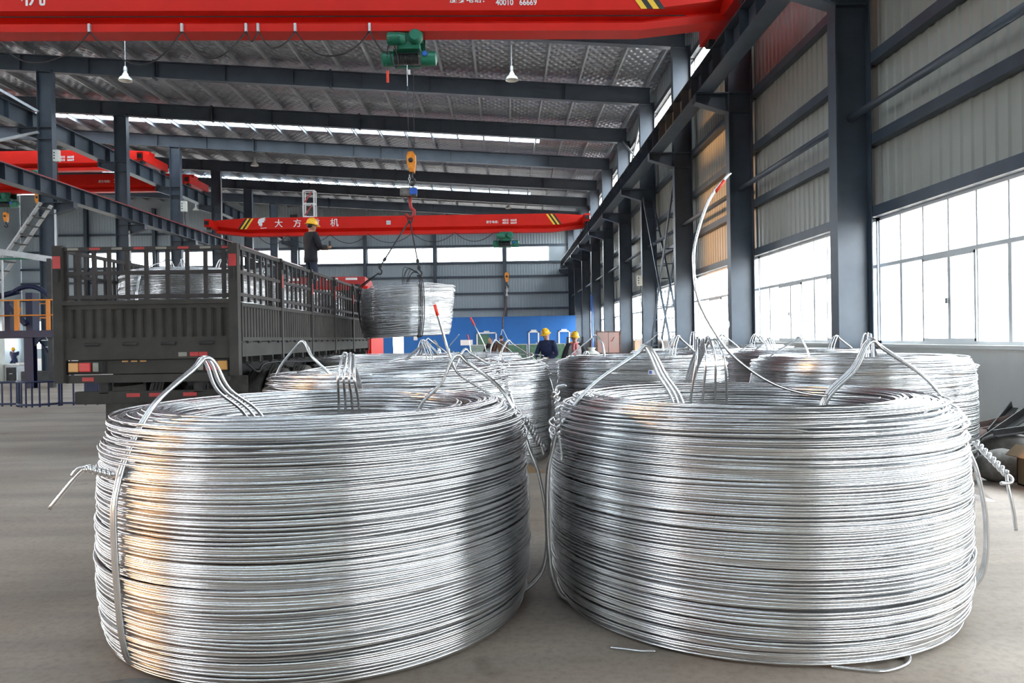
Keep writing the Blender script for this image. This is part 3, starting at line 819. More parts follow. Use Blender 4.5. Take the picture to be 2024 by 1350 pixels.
crane(-42.2, -19.6, 41.9, 11.15, 'red bridge crane high in the second aisle, nearer one of that pair', -38.0, 11.2)
crane(-42.2, -19.6, 47.8, 11.15, 'red bridge crane high in the second aisle, farther one of that pair', -38.0, 11.2)

def hoist(x, y, zt, drop, label, s=1.0, pend=True):
    """electric wire-rope hoist hanging under a girder flange whose underside is zt"""
    h = thing('electric_hoist', label, 'hoist', (x, y, zt), 'green hoists under the cranes')
    g = M['hoist']
    t = MB()
    for dx in (-.28, .28):
        for dy in (-.17, .17): t.cyl((x+dx, y+dy*.75, zt+.10), (x+dx, y+dy*1.35, zt+.10), .09, 14)
    t.obj('trolley_wheel', M['iron'], h, True)
    b = MB()
    for dy in (-.30, .30): b.bb(x-.42, x+.42, y+dy-.015, y+dy+.015, zt-.30, zt+.04)
    b.bb(x-.30, x+.30, y-.30, y+.30, zt-.38, zt-.30); b.obj('trolley_frame', g, h)
    m1 = MB().lathe([(0, -.30), (.15, -.29), (.175, -.24), (.175, .16), (.13, .24), (0, .26)], (x-.30, y-.48, zt-.24), 18, 'x').obj('travel_motor', g, h, 'auto')
    fins = MB()
    for k in range(6): fins.lathe([(.176, -.008), (.188, -.008), (.188, .008), (.176, .008)], (x-.50+.055*k, y-.48, zt-.24), 18, 'x')
    fins.obj('cooling_fin', g, m1)
    MB().lathe([(0, -.22), (.14, -.22), (.20, -.14), (.20, .06), (.14, .10), (0, .10)], (x+.22, y-.48, zt-.21), 18, 'y').obj('gear_case', g, h, 'auto')
    MB().cbox((x+.02, y-.30, zt-.42), (.62, .34, .20), .03).obj('hanger', g, h)
    zc = zt-.68
    d = MB().lathe([(0, -.36), (.15, -.36), (.15, .34), (0, .34)], (x-.10, y-.10, zc), 20, 'x').obj('rope_drum', M['iron'], h, 'auto')
    gr = MB()
    for k in range(16): gr.lathe([(.150, -.012), (.162, 0), (.150, .012)], (x-.42+.04*k, y-.10, zc), 20, 'x')
    gr.obj('rope_turns', M['rope'], d)
    MB().bb(x-.46, x+.30, y-.30, y+.08, zc+.17, zc+.21).obj('drum_cover', g, h)
    MB().bb(x-.46, x+.30, y-.02, y+.12, zc-.21, zc-.17).obj('drum_cover', g, h)
    MB().lathe([(0, -.30), (.16, -.30), (.22, -.25), (.22, .04), (.19, .07), (0, .07)], (x-.52, y-.10, zc), 22, 'x').obj('gearbox', g, h, 'auto')
    MB().lathe([(0, -.06), (.22, -.06), (.22, .22), (.20, .36), (.10, .40), (0, .40)], (x+.40, y-.10, zc), 22, 'x').obj('hoist_motor', g, h, 'auto')
    MB().lathe([(0, -.03), (.07, -.03), (.08, 0), (.07, .03), (0, .03)], (x+.46, y-.34, zc+.06), 14, 'y').obj('brake_cap', M['blueb'], h, 'auto', label='blue terminal cap')
    cb = MB()
    cb.tube(smooth_path([(x-.62, y-.38, zc-.05), (x-.58, y-.42, zc+.25), (x-.42, y-.44, zc+.32), (x-.30, y-.40, zc-.25), (x-.42, y-.36, zc-.30), (x-.55, y-.36, zc+.12)], 6), .016, 6)
    cb.obj('control_cable', M['black'], h, True)
    if pend:
        pd = MB().cyl((x-.62, y-.30, zc-.20), (x-.62, y-.30, zc-.42), .008, 6).obj('pendant_cable', M['black'], h)
        MB().cbox((x-.63, y-.30, zc-.58), (.07, .06, .34), .012).obj('pendant', M['orred'], pd, label='red hanging pendant control')
        lm = MB().cyl((x-.08, y-.16, zc-.20), (x-.08, y-.16, zc-.82), .012, 6).obj('limit_rod', M['galv'], h)
        MB().box((x-.02, y-.18, zc-.42), (.07, .05, .13)).obj('limit_switch', M['white'], lm, label='white limit switch')
        MB().cbox((x-.08, y-.16, zc-.86), (.05, .05, .08), .01).obj('limit_weight', M['black'], lm)
    zh = zc-drop
    for dx in (-.08, .08):
        MB().cyl((x+dx*1.2, y-.12, zc-.15), (x+dx, y-.12, zh+.30), .008, 6).obj('wire_rope', M['rope'], h)
    hb = MB().prism([(x-.09, zh+.38), (x+.05, zh+.40), (x+.12, zh+.30), (x+.12, zh+.06), (x+.08, zh-.20), (x-.06, zh-.20), (x-.12, zh+.06), (x-.13, zh+.26)], 'y', y-.24, y).obj('hook_block', M['hook'], h, label='orange hook block')
    MB().cyl((x-.01, y-.25, zh+.14), (x-.01, y+.01, zh+.14), .07, 14).obj('sheave', M['iron'], hb, True)
    hk = MB().tube(smooth_path([(x, y-.12, zh-.18), (x, y-.12, zh-.34), (x+.07, y-.12, zh-.42), (x+.06, y-.12, zh-.52), (x-.02, y-.12, zh-.56), (x-.09, y-.12, zh-.50), (x-.10, y-.12, zh-.42)], 6), [.042]*30+[.034]*7, 8).obj('hook', M['iron'], h, True)
    h.scale = (s, s, s)
    return h
hoist(-1.98, 16.3, 8.04, 3.13, 'green electric hoist under the nearest crane, carrying the hanging coil', .74)
hoist(.12, 46.0, 7.92, 2.15, 'green electric hoist under the far crane, its hook hanging before the end wall', pend=False)
hoist(-25.9, 41.9, 11.14, .9, 'green electric hoist under the nearer crane of the second aisle', pend=False)
hoist(-31.6, 47.8, 11.14, .9, 'green electric hoist under the farther crane of the second aisle', pend=False)

# coil in the air with its rigging
def chain(mb, p0, p1, link_l=.075, r=.009):
    p0, p1 = Vector(p0), Vector(p1); d = p1-p0; n = max(2, int(d.length/(link_l*.78))); dn = d.normalized()
    a = dn.cross(Vector((0, 1, 0))).normalized(); b = dn.cross(a)
    for i in range(n):
        c = p0.lerp(p1, (i+.5)/n); s = a if i % 2 else b
        pts = [c+dn*(math.cos(t)*link_l*.5)+s*(math.sin(t)*link_l*.27) for t in lin(0, 2*PI*7/8, 8)]
        mb.tube(pts, r, 4, True)
hx, hy = -2.16, 16.35; hz0 = 1.52
hc = thing('rod_coil', 'coil of aluminium rod hanging in the air from the crane beside the truck', 'coil', (hx, hy, hz0))
hm = coil_mesh('rod_winding', .98, .62, 1.03, .07, 61, 64, 5, 2.0, rod=.0137, tilt=.030)
co = np.empty(len(hm.vertices)*3, np.float32); hm.vertices.foreach_get('co', co); co = co.reshape(-1, 3)
k = np.clip(co[:, 2]/1.03, 0, 1); right = np.clip(co[:, 0], 0, 1)
co[:, 0] *= (1-.02*(1-k)); co[:, 0] += right*(.10*k*k - .06*np.abs(k-.15)*0); co[:, 2] += co[:, 0]*.035
hm.vertices.foreach_set('co', co.ravel()); hm.update()
link('rod_winding', hm, hc)
# rigging: hook -> balance block -> two chain legs -> wire slings round the ring
sg = thing('lifting_sling', 'dark chain sling with load cell holding the hanging coil', 'sling', (-2.06, 16.2, 4.4))
sx, sy = -2.03, 16.19
zc0 = 4.62
MB().cbox((sx-.02, sy, zc0+.02), (.36, .22, .20), .05).obj('load_cell', M['stone'], sg, label='grey load cell')
MB().cbox((sx+.10, sy-.12, zc0+.02), (.16, .04, .14), .015).obj('display', M['blueb'], sg, label='blue face of the load cell')
c_ = MB(); chain(c_, (sx, sy, zc0+.40), (sx, sy, zc0+.10)); c_.obj('chain', M['galv'], sg)
MB().tube(smooth_path([(sx, sy, zc0-.08), (sx+.02, sy, zc0-.30), (sx+.09, sy, zc0-.38), (sx+.07, sy, zc0-.48), (sx-.02, sy, zc0-.52), (sx-.09, sy, zc0-.45)], 6), .036, 8).obj('hook', M['redd'], sg, True, label='red lower hook')
ap = (sx-.01, sy, zc0-.58)
lg = MB(); lg.tube(smooth_path([(sx, sy, zc0-.48), (sx+.05, sy, zc0-.56), (sx, sy, zc0-.66), (sx-.05, sy, zc0-.56), (sx, sy, zc0-.48)], 5), .016, 6).obj('ring', M['rope'], sg, True)
for (pe, mid) in (((hx-.50, hy-.5, hz0+1.46), .30), ((hx+.36, hy-.6, hz0+1.40), .30)):
    r_ = MB(); r_.cyl(ap, pe, .017, 6)
    l = r_.obj('chain_leg', M['rope'], sg)
    k_ = MB(); chain(k_, Vector(ap).lerp(Vector(pe), .72), pe, .10, .012); k_.obj('chain', M['rope'], l)
    MB().tube(smooth_path([pe, (pe[0]+.05, pe[1], pe[2]-.06), (pe[0]+.03, pe[1], pe[2]-.13), (pe[0]-.05, pe[1], pe[2]-.12)], 5), .018, 6).obj('hook', M['rope'], l, True)
xq = hx+.36
for dx in (-.03, 0.0, .035):
    x = xq+dx+.03
    MB().tube(smooth_path([(xq, hy-.6, hz0+1.30), (x+.02, hy-.82, hz0+1.16), (x+.06, hy-.97, hz0+.98), (x+.07, hy-.99, hz0+.5), (x+.02, hy-.95, hz0+.06), (x-.04, hy-.80, hz0-.02), (x-.08, hy-.5, hz0+.02)], 5), .010, 5).obj('wire_sling', M['rope'], sg, True)
    MB().tube(smooth_path([(hx-.50, hy-.5, hz0+1.36), (hx-.80+dx, hy-.45, hz0+1.16), (hx-.99+dx, hy-.2, hz0+1.0), (hx-1.02+dx*.3, hy-.1, hz0+.5), (hx-.9, hy-.1, hz0-.01), (hx-.65, hy-.1, hz0+.02)], 5), .010, 5).obj('wire_sling', M['rope'], sg, True)
wb_ = MB()
for k in range(7): wb_.tube(smooth_path([(hx+.36, hy-.6, hz0+1.30), (hx+.30-.04*k+.02*(k % 3), hy-.62, hz0+1.34+.02*k), (hx+.18-.03*k, hy-.62, hz0+1.30-.05*(k % 4)), (hx+.12-.02*k, hy-.6, hz0+1.02)], 4), .006, 4)
wb_.obj('loose_wire_ends', M['rope'], sg, True)

# empty sling under the far hook
s2 = thing('lifting_sling', 'thin brown sling dangling from the far crane hook', 'sling', (.1, 45.9, 3.0))
c_ = MB(); chain(c_, (.12, 45.88, 4.62), (.10, 45.88, 4.0), .16, .03); c_.obj('chain', M['galv'], s2)
MB().tube(smooth_path([(.10, 45.88, 4.05), (.02, 45.88, 3.4), (-.14, 45.88, 2.7), (-.20, 45.88, 2.0)], 6), .05, 6).obj('strap', M['rust'], s2, True)
MB().cyl((-.20, 45.88, 2.05), (.34, 45.88, .85), .02, 6).obj('leg', M['galv'], s2)
MB().cyl((-.20, 45.88, 2.05), (-.42, 45.88, 1.2), .02, 6).obj('leg', M['galv'], s2)

# festoon cable along the near crane
fc = thing('festoon_cable', 'black power cable looping in festoons below the near crane girder', 'cable', (-17, 15.9, 8.1))
xs = [-17.4, -15.0, -12.9, -10.68, -8.65, -6.73, -5.39, -5.14, -4.36, -2.79]
fy = lambda x: 15.85+(x+17.6)*.025-.275          # just in front of the girder flange
for a, b in zip(xs[:-1], xs[1:]):
    sag = .16+.28*(b-a)
    P = [(a+(b-a)*t, fy(a+(b-a)*t)+.02*math.sin(7*t), 8.05-sag*4*t*(1-t)*(1+.10*math.sin(5*t+a))) for t in lin(0, 1, 16)]
    MB().tube(P, .016, 6).obj('cable_loop', M['black'], fc, True)
for x in xs:
    MB().bb(x-.025, x+.025, fy(x)-.03, fy(x)+.03, 8.03, 8.20).obj('clip', M['galv'], fc)
MB().tube(smooth_path([(-2.79, 15.945, 8.05), (-2.70, 15.9, 7.85), (-2.55, 15.9, 7.62), (-2.42, 15.95, 7.55)], 6), .016, 6).obj('cable_loop', M['black'], fc, True)
fd = thing('festoon_cable', 'thin cable looping below the far crane girder', 'cable', (-12, 45.6, 8.0))
xs = [-15, -13.2, -10.6, -8.3, -5.6, -3.0, -.6]
for a, b in zip(xs[:-1], xs[1:]):
    MB().tube([(a+(b-a)*t, 45.6, 7.94-.55*4*t*(1-t)) for t in lin(0, 1, 12)], .02, 5).obj('cable_loop', M['rope'], fd, True)
MB().cyl((-17, 15.60, 8.36), (4, 15.60, 8.36), .012, 6).obj('guide_wire', M['black'], c1)

# high-bay lamps
lamp0 = thing('high_bay_lamp', '', 'lamp', (0, 0, 0), 'high bay lamps under the roof')
MB().lathe([(.05, 0), (.06, -.05), (.09, -.09), (.11, -.16), (.20, -.24), (.24, -.34), (.235, -.34), (.19, -.25), (.10, -.17), (0, -.16)], (0, 0, .34), 22).obj('shade', M['cream'], lamp0, 'auto')
MB().lathe([(0, .19), (.05, .18), (.065, .12), (.065, .02), (.04, 0), (0, 0)], (0, 0, .33), 16).obj('socket', M['galv'], lamp0, 'auto')
MB().lathe([(0, .15), (.06, .10), (.08, .02), (.05, -.03), (0, -.05)], (0, 0, .10), 14).obj('bulb', M['lampglass'], lamp0, True)
wire0 = MB().cyl((0, 0, .5), (0, 0, 1.5), .010, 6).obj('hanging_wire', M['galv'], lamp0)
LP = [((-13.525, 27.0, 10.93), 'white high bay lamp nearest the truck side, first row'), ((.375, 27.0, 10.76), 'white high bay lamp nearest the window wall, first row'),
      ((.375, 45, 11.85), 'white high bay lamp of the second row, above the far hoist'), ((-14.915, 45, 12.05), 'white high bay lamp of the second row, over the left columns'),
      ((.375, 60, 11.85), 'small distant high bay lamp above the far crane, window side'), ((-24.645, 60, 12.1), 'small distant high bay lamp seen between the left columns')]
for i, (p, lab) in enumerate(LP):
    o = lamp0 if i == 0 else dup(lamp0, p)
    o.location = p; o['label'] = lab
for o in [q for q in bpy.data.objects if q.parent and q.parent.name.startswith('high_bay_lamp') and q.name.startswith('hanging_wire')]:
    p = o.parent.location; need = roofz(p.x)-.2 - p.z-.5; o.location = (0, 0, .5*(1-need)); o.scale = (1, 1, need)

# white lattice cage on the far girder
cg = thing('maintenance_cage', 'white lattice cage with red braces standing above the far crane girder', 'cage', (-11.85, 46.0, 9.04))
x0, y0, z0, w, d, h = -12.25, 45.75, 9.07, .66, .5, 1.60
for a in (0, w):
    for b in (0, d): MB().bb(x0+a-.035, x0+a+.035, y0+b-.035, y0+b+.035, z0, z0+h).obj('post', M['white'], cg)
for z in (0, h/2, h):
    for b in (0, d): MB().bb(x0, x0+w, y0+b-.03, y0+b+.03, z0+z-.03, z0+z+.03).obj('rail', M['white'], cg)
    for a in (0, w): MB().bb(x0+a-.03, x0+a+.03, y0, y0+d, z0+z-.03, z0+z+.03).obj('rail', M['white'], cg)
for z in (0, h/2): MB().bar((x0+.1, y0, z0+z+.08), (x0+w-.12, y0, z0+z+h/2-.08), .06).obj('brace', M['redd'], cg, label='red diagonal brace')
# ================================================================== the stake-side truck
TX0, TX1, TY0, TY1 = -5.94, -3.52, 9.9, 19.1
tk = thing('truck', 'dusty grey stake-side lorry with a red cab, loaded with coils, seen from behind', 'truck', (-4.73, 9.9, 0))
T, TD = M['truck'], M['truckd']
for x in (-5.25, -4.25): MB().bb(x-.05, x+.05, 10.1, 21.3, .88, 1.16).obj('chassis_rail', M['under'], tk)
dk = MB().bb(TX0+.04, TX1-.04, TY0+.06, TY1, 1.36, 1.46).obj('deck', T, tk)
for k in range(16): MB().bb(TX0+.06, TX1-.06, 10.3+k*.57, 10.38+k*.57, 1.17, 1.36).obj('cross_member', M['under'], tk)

def ribbed(x0, x1, z0, z1, n, d=.035, fr=.07):
    """ribbed steel gate in the plane y=0 facing -y: frame and recessed flutes"""
    mb = MB(); mb.bb(x0, x1, -.015, .02, z1-fr, z1); mb.bb(x0, x1, -.015, .02, z0, z0+fr); mb.bb(x0, x0+fr*.7, -.015, .02, z0+fr, z1-fr); mb.bb(x1-fr*.7, x1, -.015, .02, z0+fr, z1-fr)
    a = x0+fr*.7; b = x1-fr*.7; w = (b-a)/n; P = []
    for k in range(n):
        u = a+w*k; P += [(u, 0), (u+w*.42, 0), (u+w*.54, d), (u+w*.88, d)]
    P.append((b, 0)); vs = [(u, y, z) for u, y in P for z in (z0+fr, z1-fr)]
    mb.add(vs, [(2*i, 2*i+2, 2*i+3, 2*i+1) for i in range(len(P)-1)])
    return mb
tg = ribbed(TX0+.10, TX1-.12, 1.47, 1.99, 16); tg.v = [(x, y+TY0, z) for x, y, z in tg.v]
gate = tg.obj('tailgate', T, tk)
MB().bb(TX0+.02, TX1-.10, TY0-.05, TY0+.03, 1.975, 2.03).obj('top_rail', T, gate)
for x in (-5.45, -4.95, -4.45, -3.95):
    MB().cyl((x-.09, TY0-.03, 1.455), (x+.09, TY0-.03, 1.455), .022, 8).obj('hinge', M['under'], gate, True)
MB().bb(TX0+.03, TX1-.08, TY0-.02, TY0+.10, 1.25, 1.472).obj('rear_beam', T, tk)
rr = MB().bb(TX0+.02, TX1-.1, TY0-.01, TY0+.04, 2.69, 2.74).obj('rear_rack', TD, tk)
for z in (2.37, 2.055): MB().bb(TX0+.1, TX1-.1, TY0, TY0+.04, z, z+.05).obj('rail', TD, rr)
for k, x in enumerate((-5.80, -5.63, -5.43, -5.23, -4.99, -4.74, -4.46, -4.20, -3.96, -3.72)):
    MB().bb(x-.026, x+.026, TY0+.005, TY0+.035, 2.04, 2.70).obj('bar', TD, rr)
for k in range(8):
    x = TX0+.18+k*.29
    MB().bb(x, x+.14, TY0-.016, TY0-.008, 2.70, 2.73).obj('reflector_strip', M['redd'] if k % 2 else M['dullglass'], rr)
for x, z0 in ((TX0, .95), (TX1-.12, 1.02)):
    p = MB().bb(x, x+.12, TY0-.05, TY0+.07, z0, 2.76).obj('corner_post', T, tk)
    MB().bb(x+.01, x+.11, TY0-.06, TY0-.048, 2.46, 2.62).obj('reflector_strip', M['redd'], p)
    MB().box((x+.06, TY0-.06, 2.36), (.05, .05, .16)).obj('latch', M['under'], p)
# rear lights and under-run bars
MB().bb(TX0+.13, TX1-.16, TY0+.05, TY0+.10, 1.06, 1.24).obj('light_panel', T, tk)
for x, s in ((-5.62, 1), (-3.84, -1)):
    tl_ = MB().cbox((x+s*.06, TY0+.03, 1.155), (.46, .06, .15), .015).obj('tail_light', M['under'], tk)
    for k, m in enumerate(('amber', 'lens', 'dullglass')):
        w = (.13, .15, .07)[k]; xx = x+s*(-.09, .06, .20)[k]
        MB().cbox((xx, TY0-.005, 1.155), (w, .03, .12), .012).obj('lamp_lens', M[m], tl_, label={'amber': 'amber lens', 'lens': 'red lens', 'dullglass': 'pale lens'}[m])
for k, (x, m) in enumerate(((-4.32, 'dullglass'), (-4.17, 'redd'), (-4.05, 'redd'), (-4.5, 'truckd'))):
    MB().bb(x, x+.11, TY0-.028, TY0-.02, 1.28, 1.335).obj('reflector_strip', M[m], tk)
for k in range(3): MB().bb(-5.1+.12*k, -5.02+.12*k, TY0+.045, TY0+.05, 1.215, 1.235).obj('lamp_lens', M['amber'], tk)
MB().bb(TX0+.12, TX1-.16, TY0, TY0+.08, .945, 1.05).obj('light_bar', T, tk)
MB().bb(-5.6, -5.45, TY0-.008, TY0, .97, 1.02).obj('reflector_strip', M['redd'], tk)
bp = MB().cbox((-4.73, TY0+.10, .745), (2.02, .10, .17), .02).obj('under_run_bumper', T, tk)
for x in (-5.05, -4.75, -4.3): MB().bb(x, x+.18, TY0+.045, TY0+.05, .75, .80).obj('reflector_strip', M['redd'], bp)
for x in (-5.35, -4.1): MB().bb(x-.06, x+.06, TY0+.05, TY0+.15, .80, 1.0).obj('bumper_bracket', M['under'], tk)
for x in (-5.45, -4.0): MB().bb(x-.29, x+.29, 10.72, 10.74, .16, .98).obj('mud_flap', M['rubber'], tk)
for x in (-4.15, -3.98): MB().bb(x-.04, x+.04, TY0+.2, TY0+.26, .83, 1.0).obj('bumper_bracket', M['truckd'], tk)
# side gates and side racks, five sections a side
SEC = (TY1-TY0-.08)/5
for x, s in ((TX1, 1), (TX0, -1)):
    for k in range(5):
        ya = TY0+.07+k*SEC; yb = ya+SEC-.06
        sg_ = ribbed(0, yb-ya, 1.47, 1.985, 14, .03, .05)
        sg_.v = [(x - s*y, ya+u, z) for u, y, z in sg_.v]
        if s < 0: sg_.v = [v for v in sg_.v]
        g_ = sg_.obj('side_gate', T, tk)
        rk = MB().bb(x-.04 if s > 0 else x, x if s > 0 else x+.04, ya-.03, yb+.03, 2.69, 2.74).obj('side_rack', TD, tk)
        x_ = x-.02*s
        for z in (2.37, 2.07): MB().bb(x_-.018, x_+.018, ya, yb, z, z+.045).obj('rail', TD, rk)
        for q in range(7):
            yq = ya+.12+(yb-ya-.24)*q/6
            MB().bb(x_-.014, x_+.014, yq-.022, yq+.022, 2.0, 2.69).obj('bar', TD, rk)
        po = MB().bb(x_-.045, x_+.045, yb-.01, yb+.07, 1.2, 2.76).obj('side_post', TD, tk)
        MB().bb(x+s*.024, x+s*.03, yb+.0, yb+.06, 2.3, 2.5).obj('reflector_strip', M['redd'], po)
        MB().box((x+.02*s, yb+.03, 2.64), (.06, .09, .12)).obj('latch', M['under'], po)
        for q in range(4):
            yq = ya+.2+q*(yb-ya-.4)/3
            MB().cyl((x+.02*s, yq-.04, 1.455), (x+.02*s, yq+.04, 1.455), .02, 6).obj('hinge', M['under'], g_)
            MB().tube(smooth_path([(x+.02*s, yq+.1, 1.26), (x+.03*s, yq+.1, 1.20), (x, yq+.1, 1.16), (x-.04*s, yq+.1, 1.19)], 3), .009, 5).obj('rope_hook', M['under'], tk)
    MB().bb(x-.05 if s > 0 else x-.01, x+.01 if s > 0 else x+.05, TY0+.07, TY1, 1.26, 1.45).obj('side_beam', T, tk)
MB().bb(TX0, TX1, TY1-.04, TY1, 1.46, 2.74).obj('headboard', TD, tk)
# wheels
def wheel(x, y, r=.51, w=.27):
    t = MB().lathe([(r*.56, -w/2), (r*.80, -w/2), (r*.95, -w*.46), (r, -w*.36), (r, w*.36), (r*.95, w*.46), (r*.80, w/2), (r*.56, w/2)], (x, y, r), 28, 'x')
    for k in (-1, 0, 1): t.lathe([(r-.001, k*w*.2-.012), (r+.008, k*w*.2-.008), (r+.008, k*w*.2+.008), (r-.001, k*w*.2+.012)], (x, y, r), 28, 'x')
    o = t.obj('tyre', M['rubber'], tk, 'auto')
    MB().lathe([(0, -.05), (.12, -.05), (.14, .02), (r*.46, .05), (r*.56, .12), (r*.56, -.12)], (x, y, r), 20, 'x').obj('rim', M['under'], o, 'auto')
for y in (12.15, 13.5):
    for x in (-5.78, -5.47, -3.99, -3.68): wheel(x, y)
    MB().cyl((-5.8, y, .51), (-3.66, y, .51), .08, 10).obj('axle', M['under'], tk, True)
for y in (18.3, 20.35):
    for x in (-5.72, -3.74): wheel(x, y)
for x, s in ((-3.72, 1), (-5.74, -1)):
    for y in (12.15, 13.5):
        a = np.linspace(.25, PI-.25, 9)
        MB().tube(np.stack([a*0+x, y+.62*np.cos(a), .51+.62*np.sin(a)], 1), .02, 4).obj('mudguard_stay', M['under'], tk)
MB().lathe([(0, -.62), (.25, -.62), (.29, -.58), (.29, .58), (.25, .62), (0, .62)], (-3.86, 16.0, .78), 20, 'y').obj('fuel_tank', M['under'], tk, 'auto')
MB().cbox((-3.84, 17.3, .80), (.42, .7, .5), .03).obj('battery_box', M['truck'], tk)
MB().bb(-3.75, -3.60, 14.2, 15.2, .62, .92).obj('tool_box', M['under'], tk)
sp = smooth_path([(-3.64, 10.4, 1.2), (-3.62, 10.9, 1.02), (-3.62, 11.4, 1.14), (-3.62, 14.0, 1.08), (-3.62, 15.0, 1.14)], 5)
MB().tube(sp, .014, 5).obj('air_hose', M['black'], tk, True)
# cab
cab = MB().prism([(19.35, 1.0), (21.4, 1.0), (21.45, 1.9), (21.2, 2.75), (20.9, 2.86), (19.35, 2.86)], 'x', -5.9, -3.5).obj('cab', M['red'], tk)
bm = bmesh.new(); bm.from_mesh(cab.data); bmesh.ops.bevel(bm, geom=list(bm.edges), offset=.07, segments=2, affect='EDGES'); bm.to_mesh(cab.data); bm.free()
MB().prism([(19.5, 2.82), (20.9, 2.82), (20.5, 3.06), (19.5, 3.12)], 'x', -5.7, -3.65).obj('wind_deflector', M['redd'], cab)
for x in (-5.5, -5.0, -4.5, -4.0): MB().box((x, 19.49, 3.06), (.30, .02, .06)).obj('reflector_strip', M['white'], cab)
MB().bb(-5.4, -4.0, 19.33, 19.36, 2.05, 2.6).obj('rear_window', M['black'], cab)
for x in (-5.91, -3.49): MB().bb(x-.008, x+.008, 19.7, 20.9, 1.95, 2.75).obj('door_window', M['black'], cab)
MB().bb(-5.85, -3.55, 21.3, 21.55, .45, 1.0).obj('front_bumper', M['redd'], tk)
MB().bar((-3.5, 21.3, 2.8), (-3.25, 21.5, 2.6), .03).obj('mirror_arm', M['black'], cab)
MB().cbox((-3.22, 21.5, 2.4), (.10, .16, .45), .03).obj('mirror', M['black'], cab)
MB().bb(-5.8, -3.6, 19.14, 19.32, .7, 1.2).obj('cab_mount', M['under'], tk)
MB().cyl((-3.8, 19.25, 1.0), (-3.8, 19.25, 2.9), .07, 10).obj('exhaust_stack', M['under'], tk, True)

# coils on the deck
back_coil(meL2, (-4.74, 11.6, 1.46), [(PI*.75, .60, 1.34, 3), (PI*.42, .6, 1.34, 3), (-PI*.62, .62, 1.24, 3)], 'coil of rod on the lorry deck, directly behind the tailgate', .3, .90, group='coils loaded on the lorry')
back_coil(meL1, (-4.74, 14.1, 1.46), [(PI*.5, .6, 1.42, 3)], 'coil of rod in the middle of the lorry deck', 1.3, .90, group='coils loaded on the lorry')
back_coil(meL2, (-4.73, 16.9, 1.46), [(-PI*.5, .6, 1.40, 3)], 'coil of rod under the man standing on the lorry', 2.3, .92, group='coils loaded on the lorry')
# ================================================================== people
def skin_mesh(name, joints, edges, mats, sub=2, root=0):
    me = bpy.data.meshes.new(name); me.from_pydata([j[0] for j in joints], edges, []); o = bpy.data.objects.new(name, me); COL.objects.link(o)
    o.modifiers.new('skin', 'SKIN'); s_ = o.modifiers.new('sub', 'SUBSURF'); s_.levels = sub; s_.render_levels = sub
    for i, d in enumerate(me.skin_vertices[0].data):
        r = joints[i][1]; d.radius = (r, r) if not isinstance(r, tuple) else r; d.use_root = (i == root)
    bpy.context.view_layer.update()
    ev = o.evaluated_get(bpy.context.evaluated_depsgraph_get())
    m2 = bpy.data.meshes.new_from_object(ev); m2.name = name
    v = [tuple(q.co) for q in m2.vertices]; f = [tuple(p.vertices) for p in m2.polygons]
    bpy.data.objects.remove(o); bpy.data.meshes.remove(me); bpy.data.meshes.remove(m2)
    return v, f

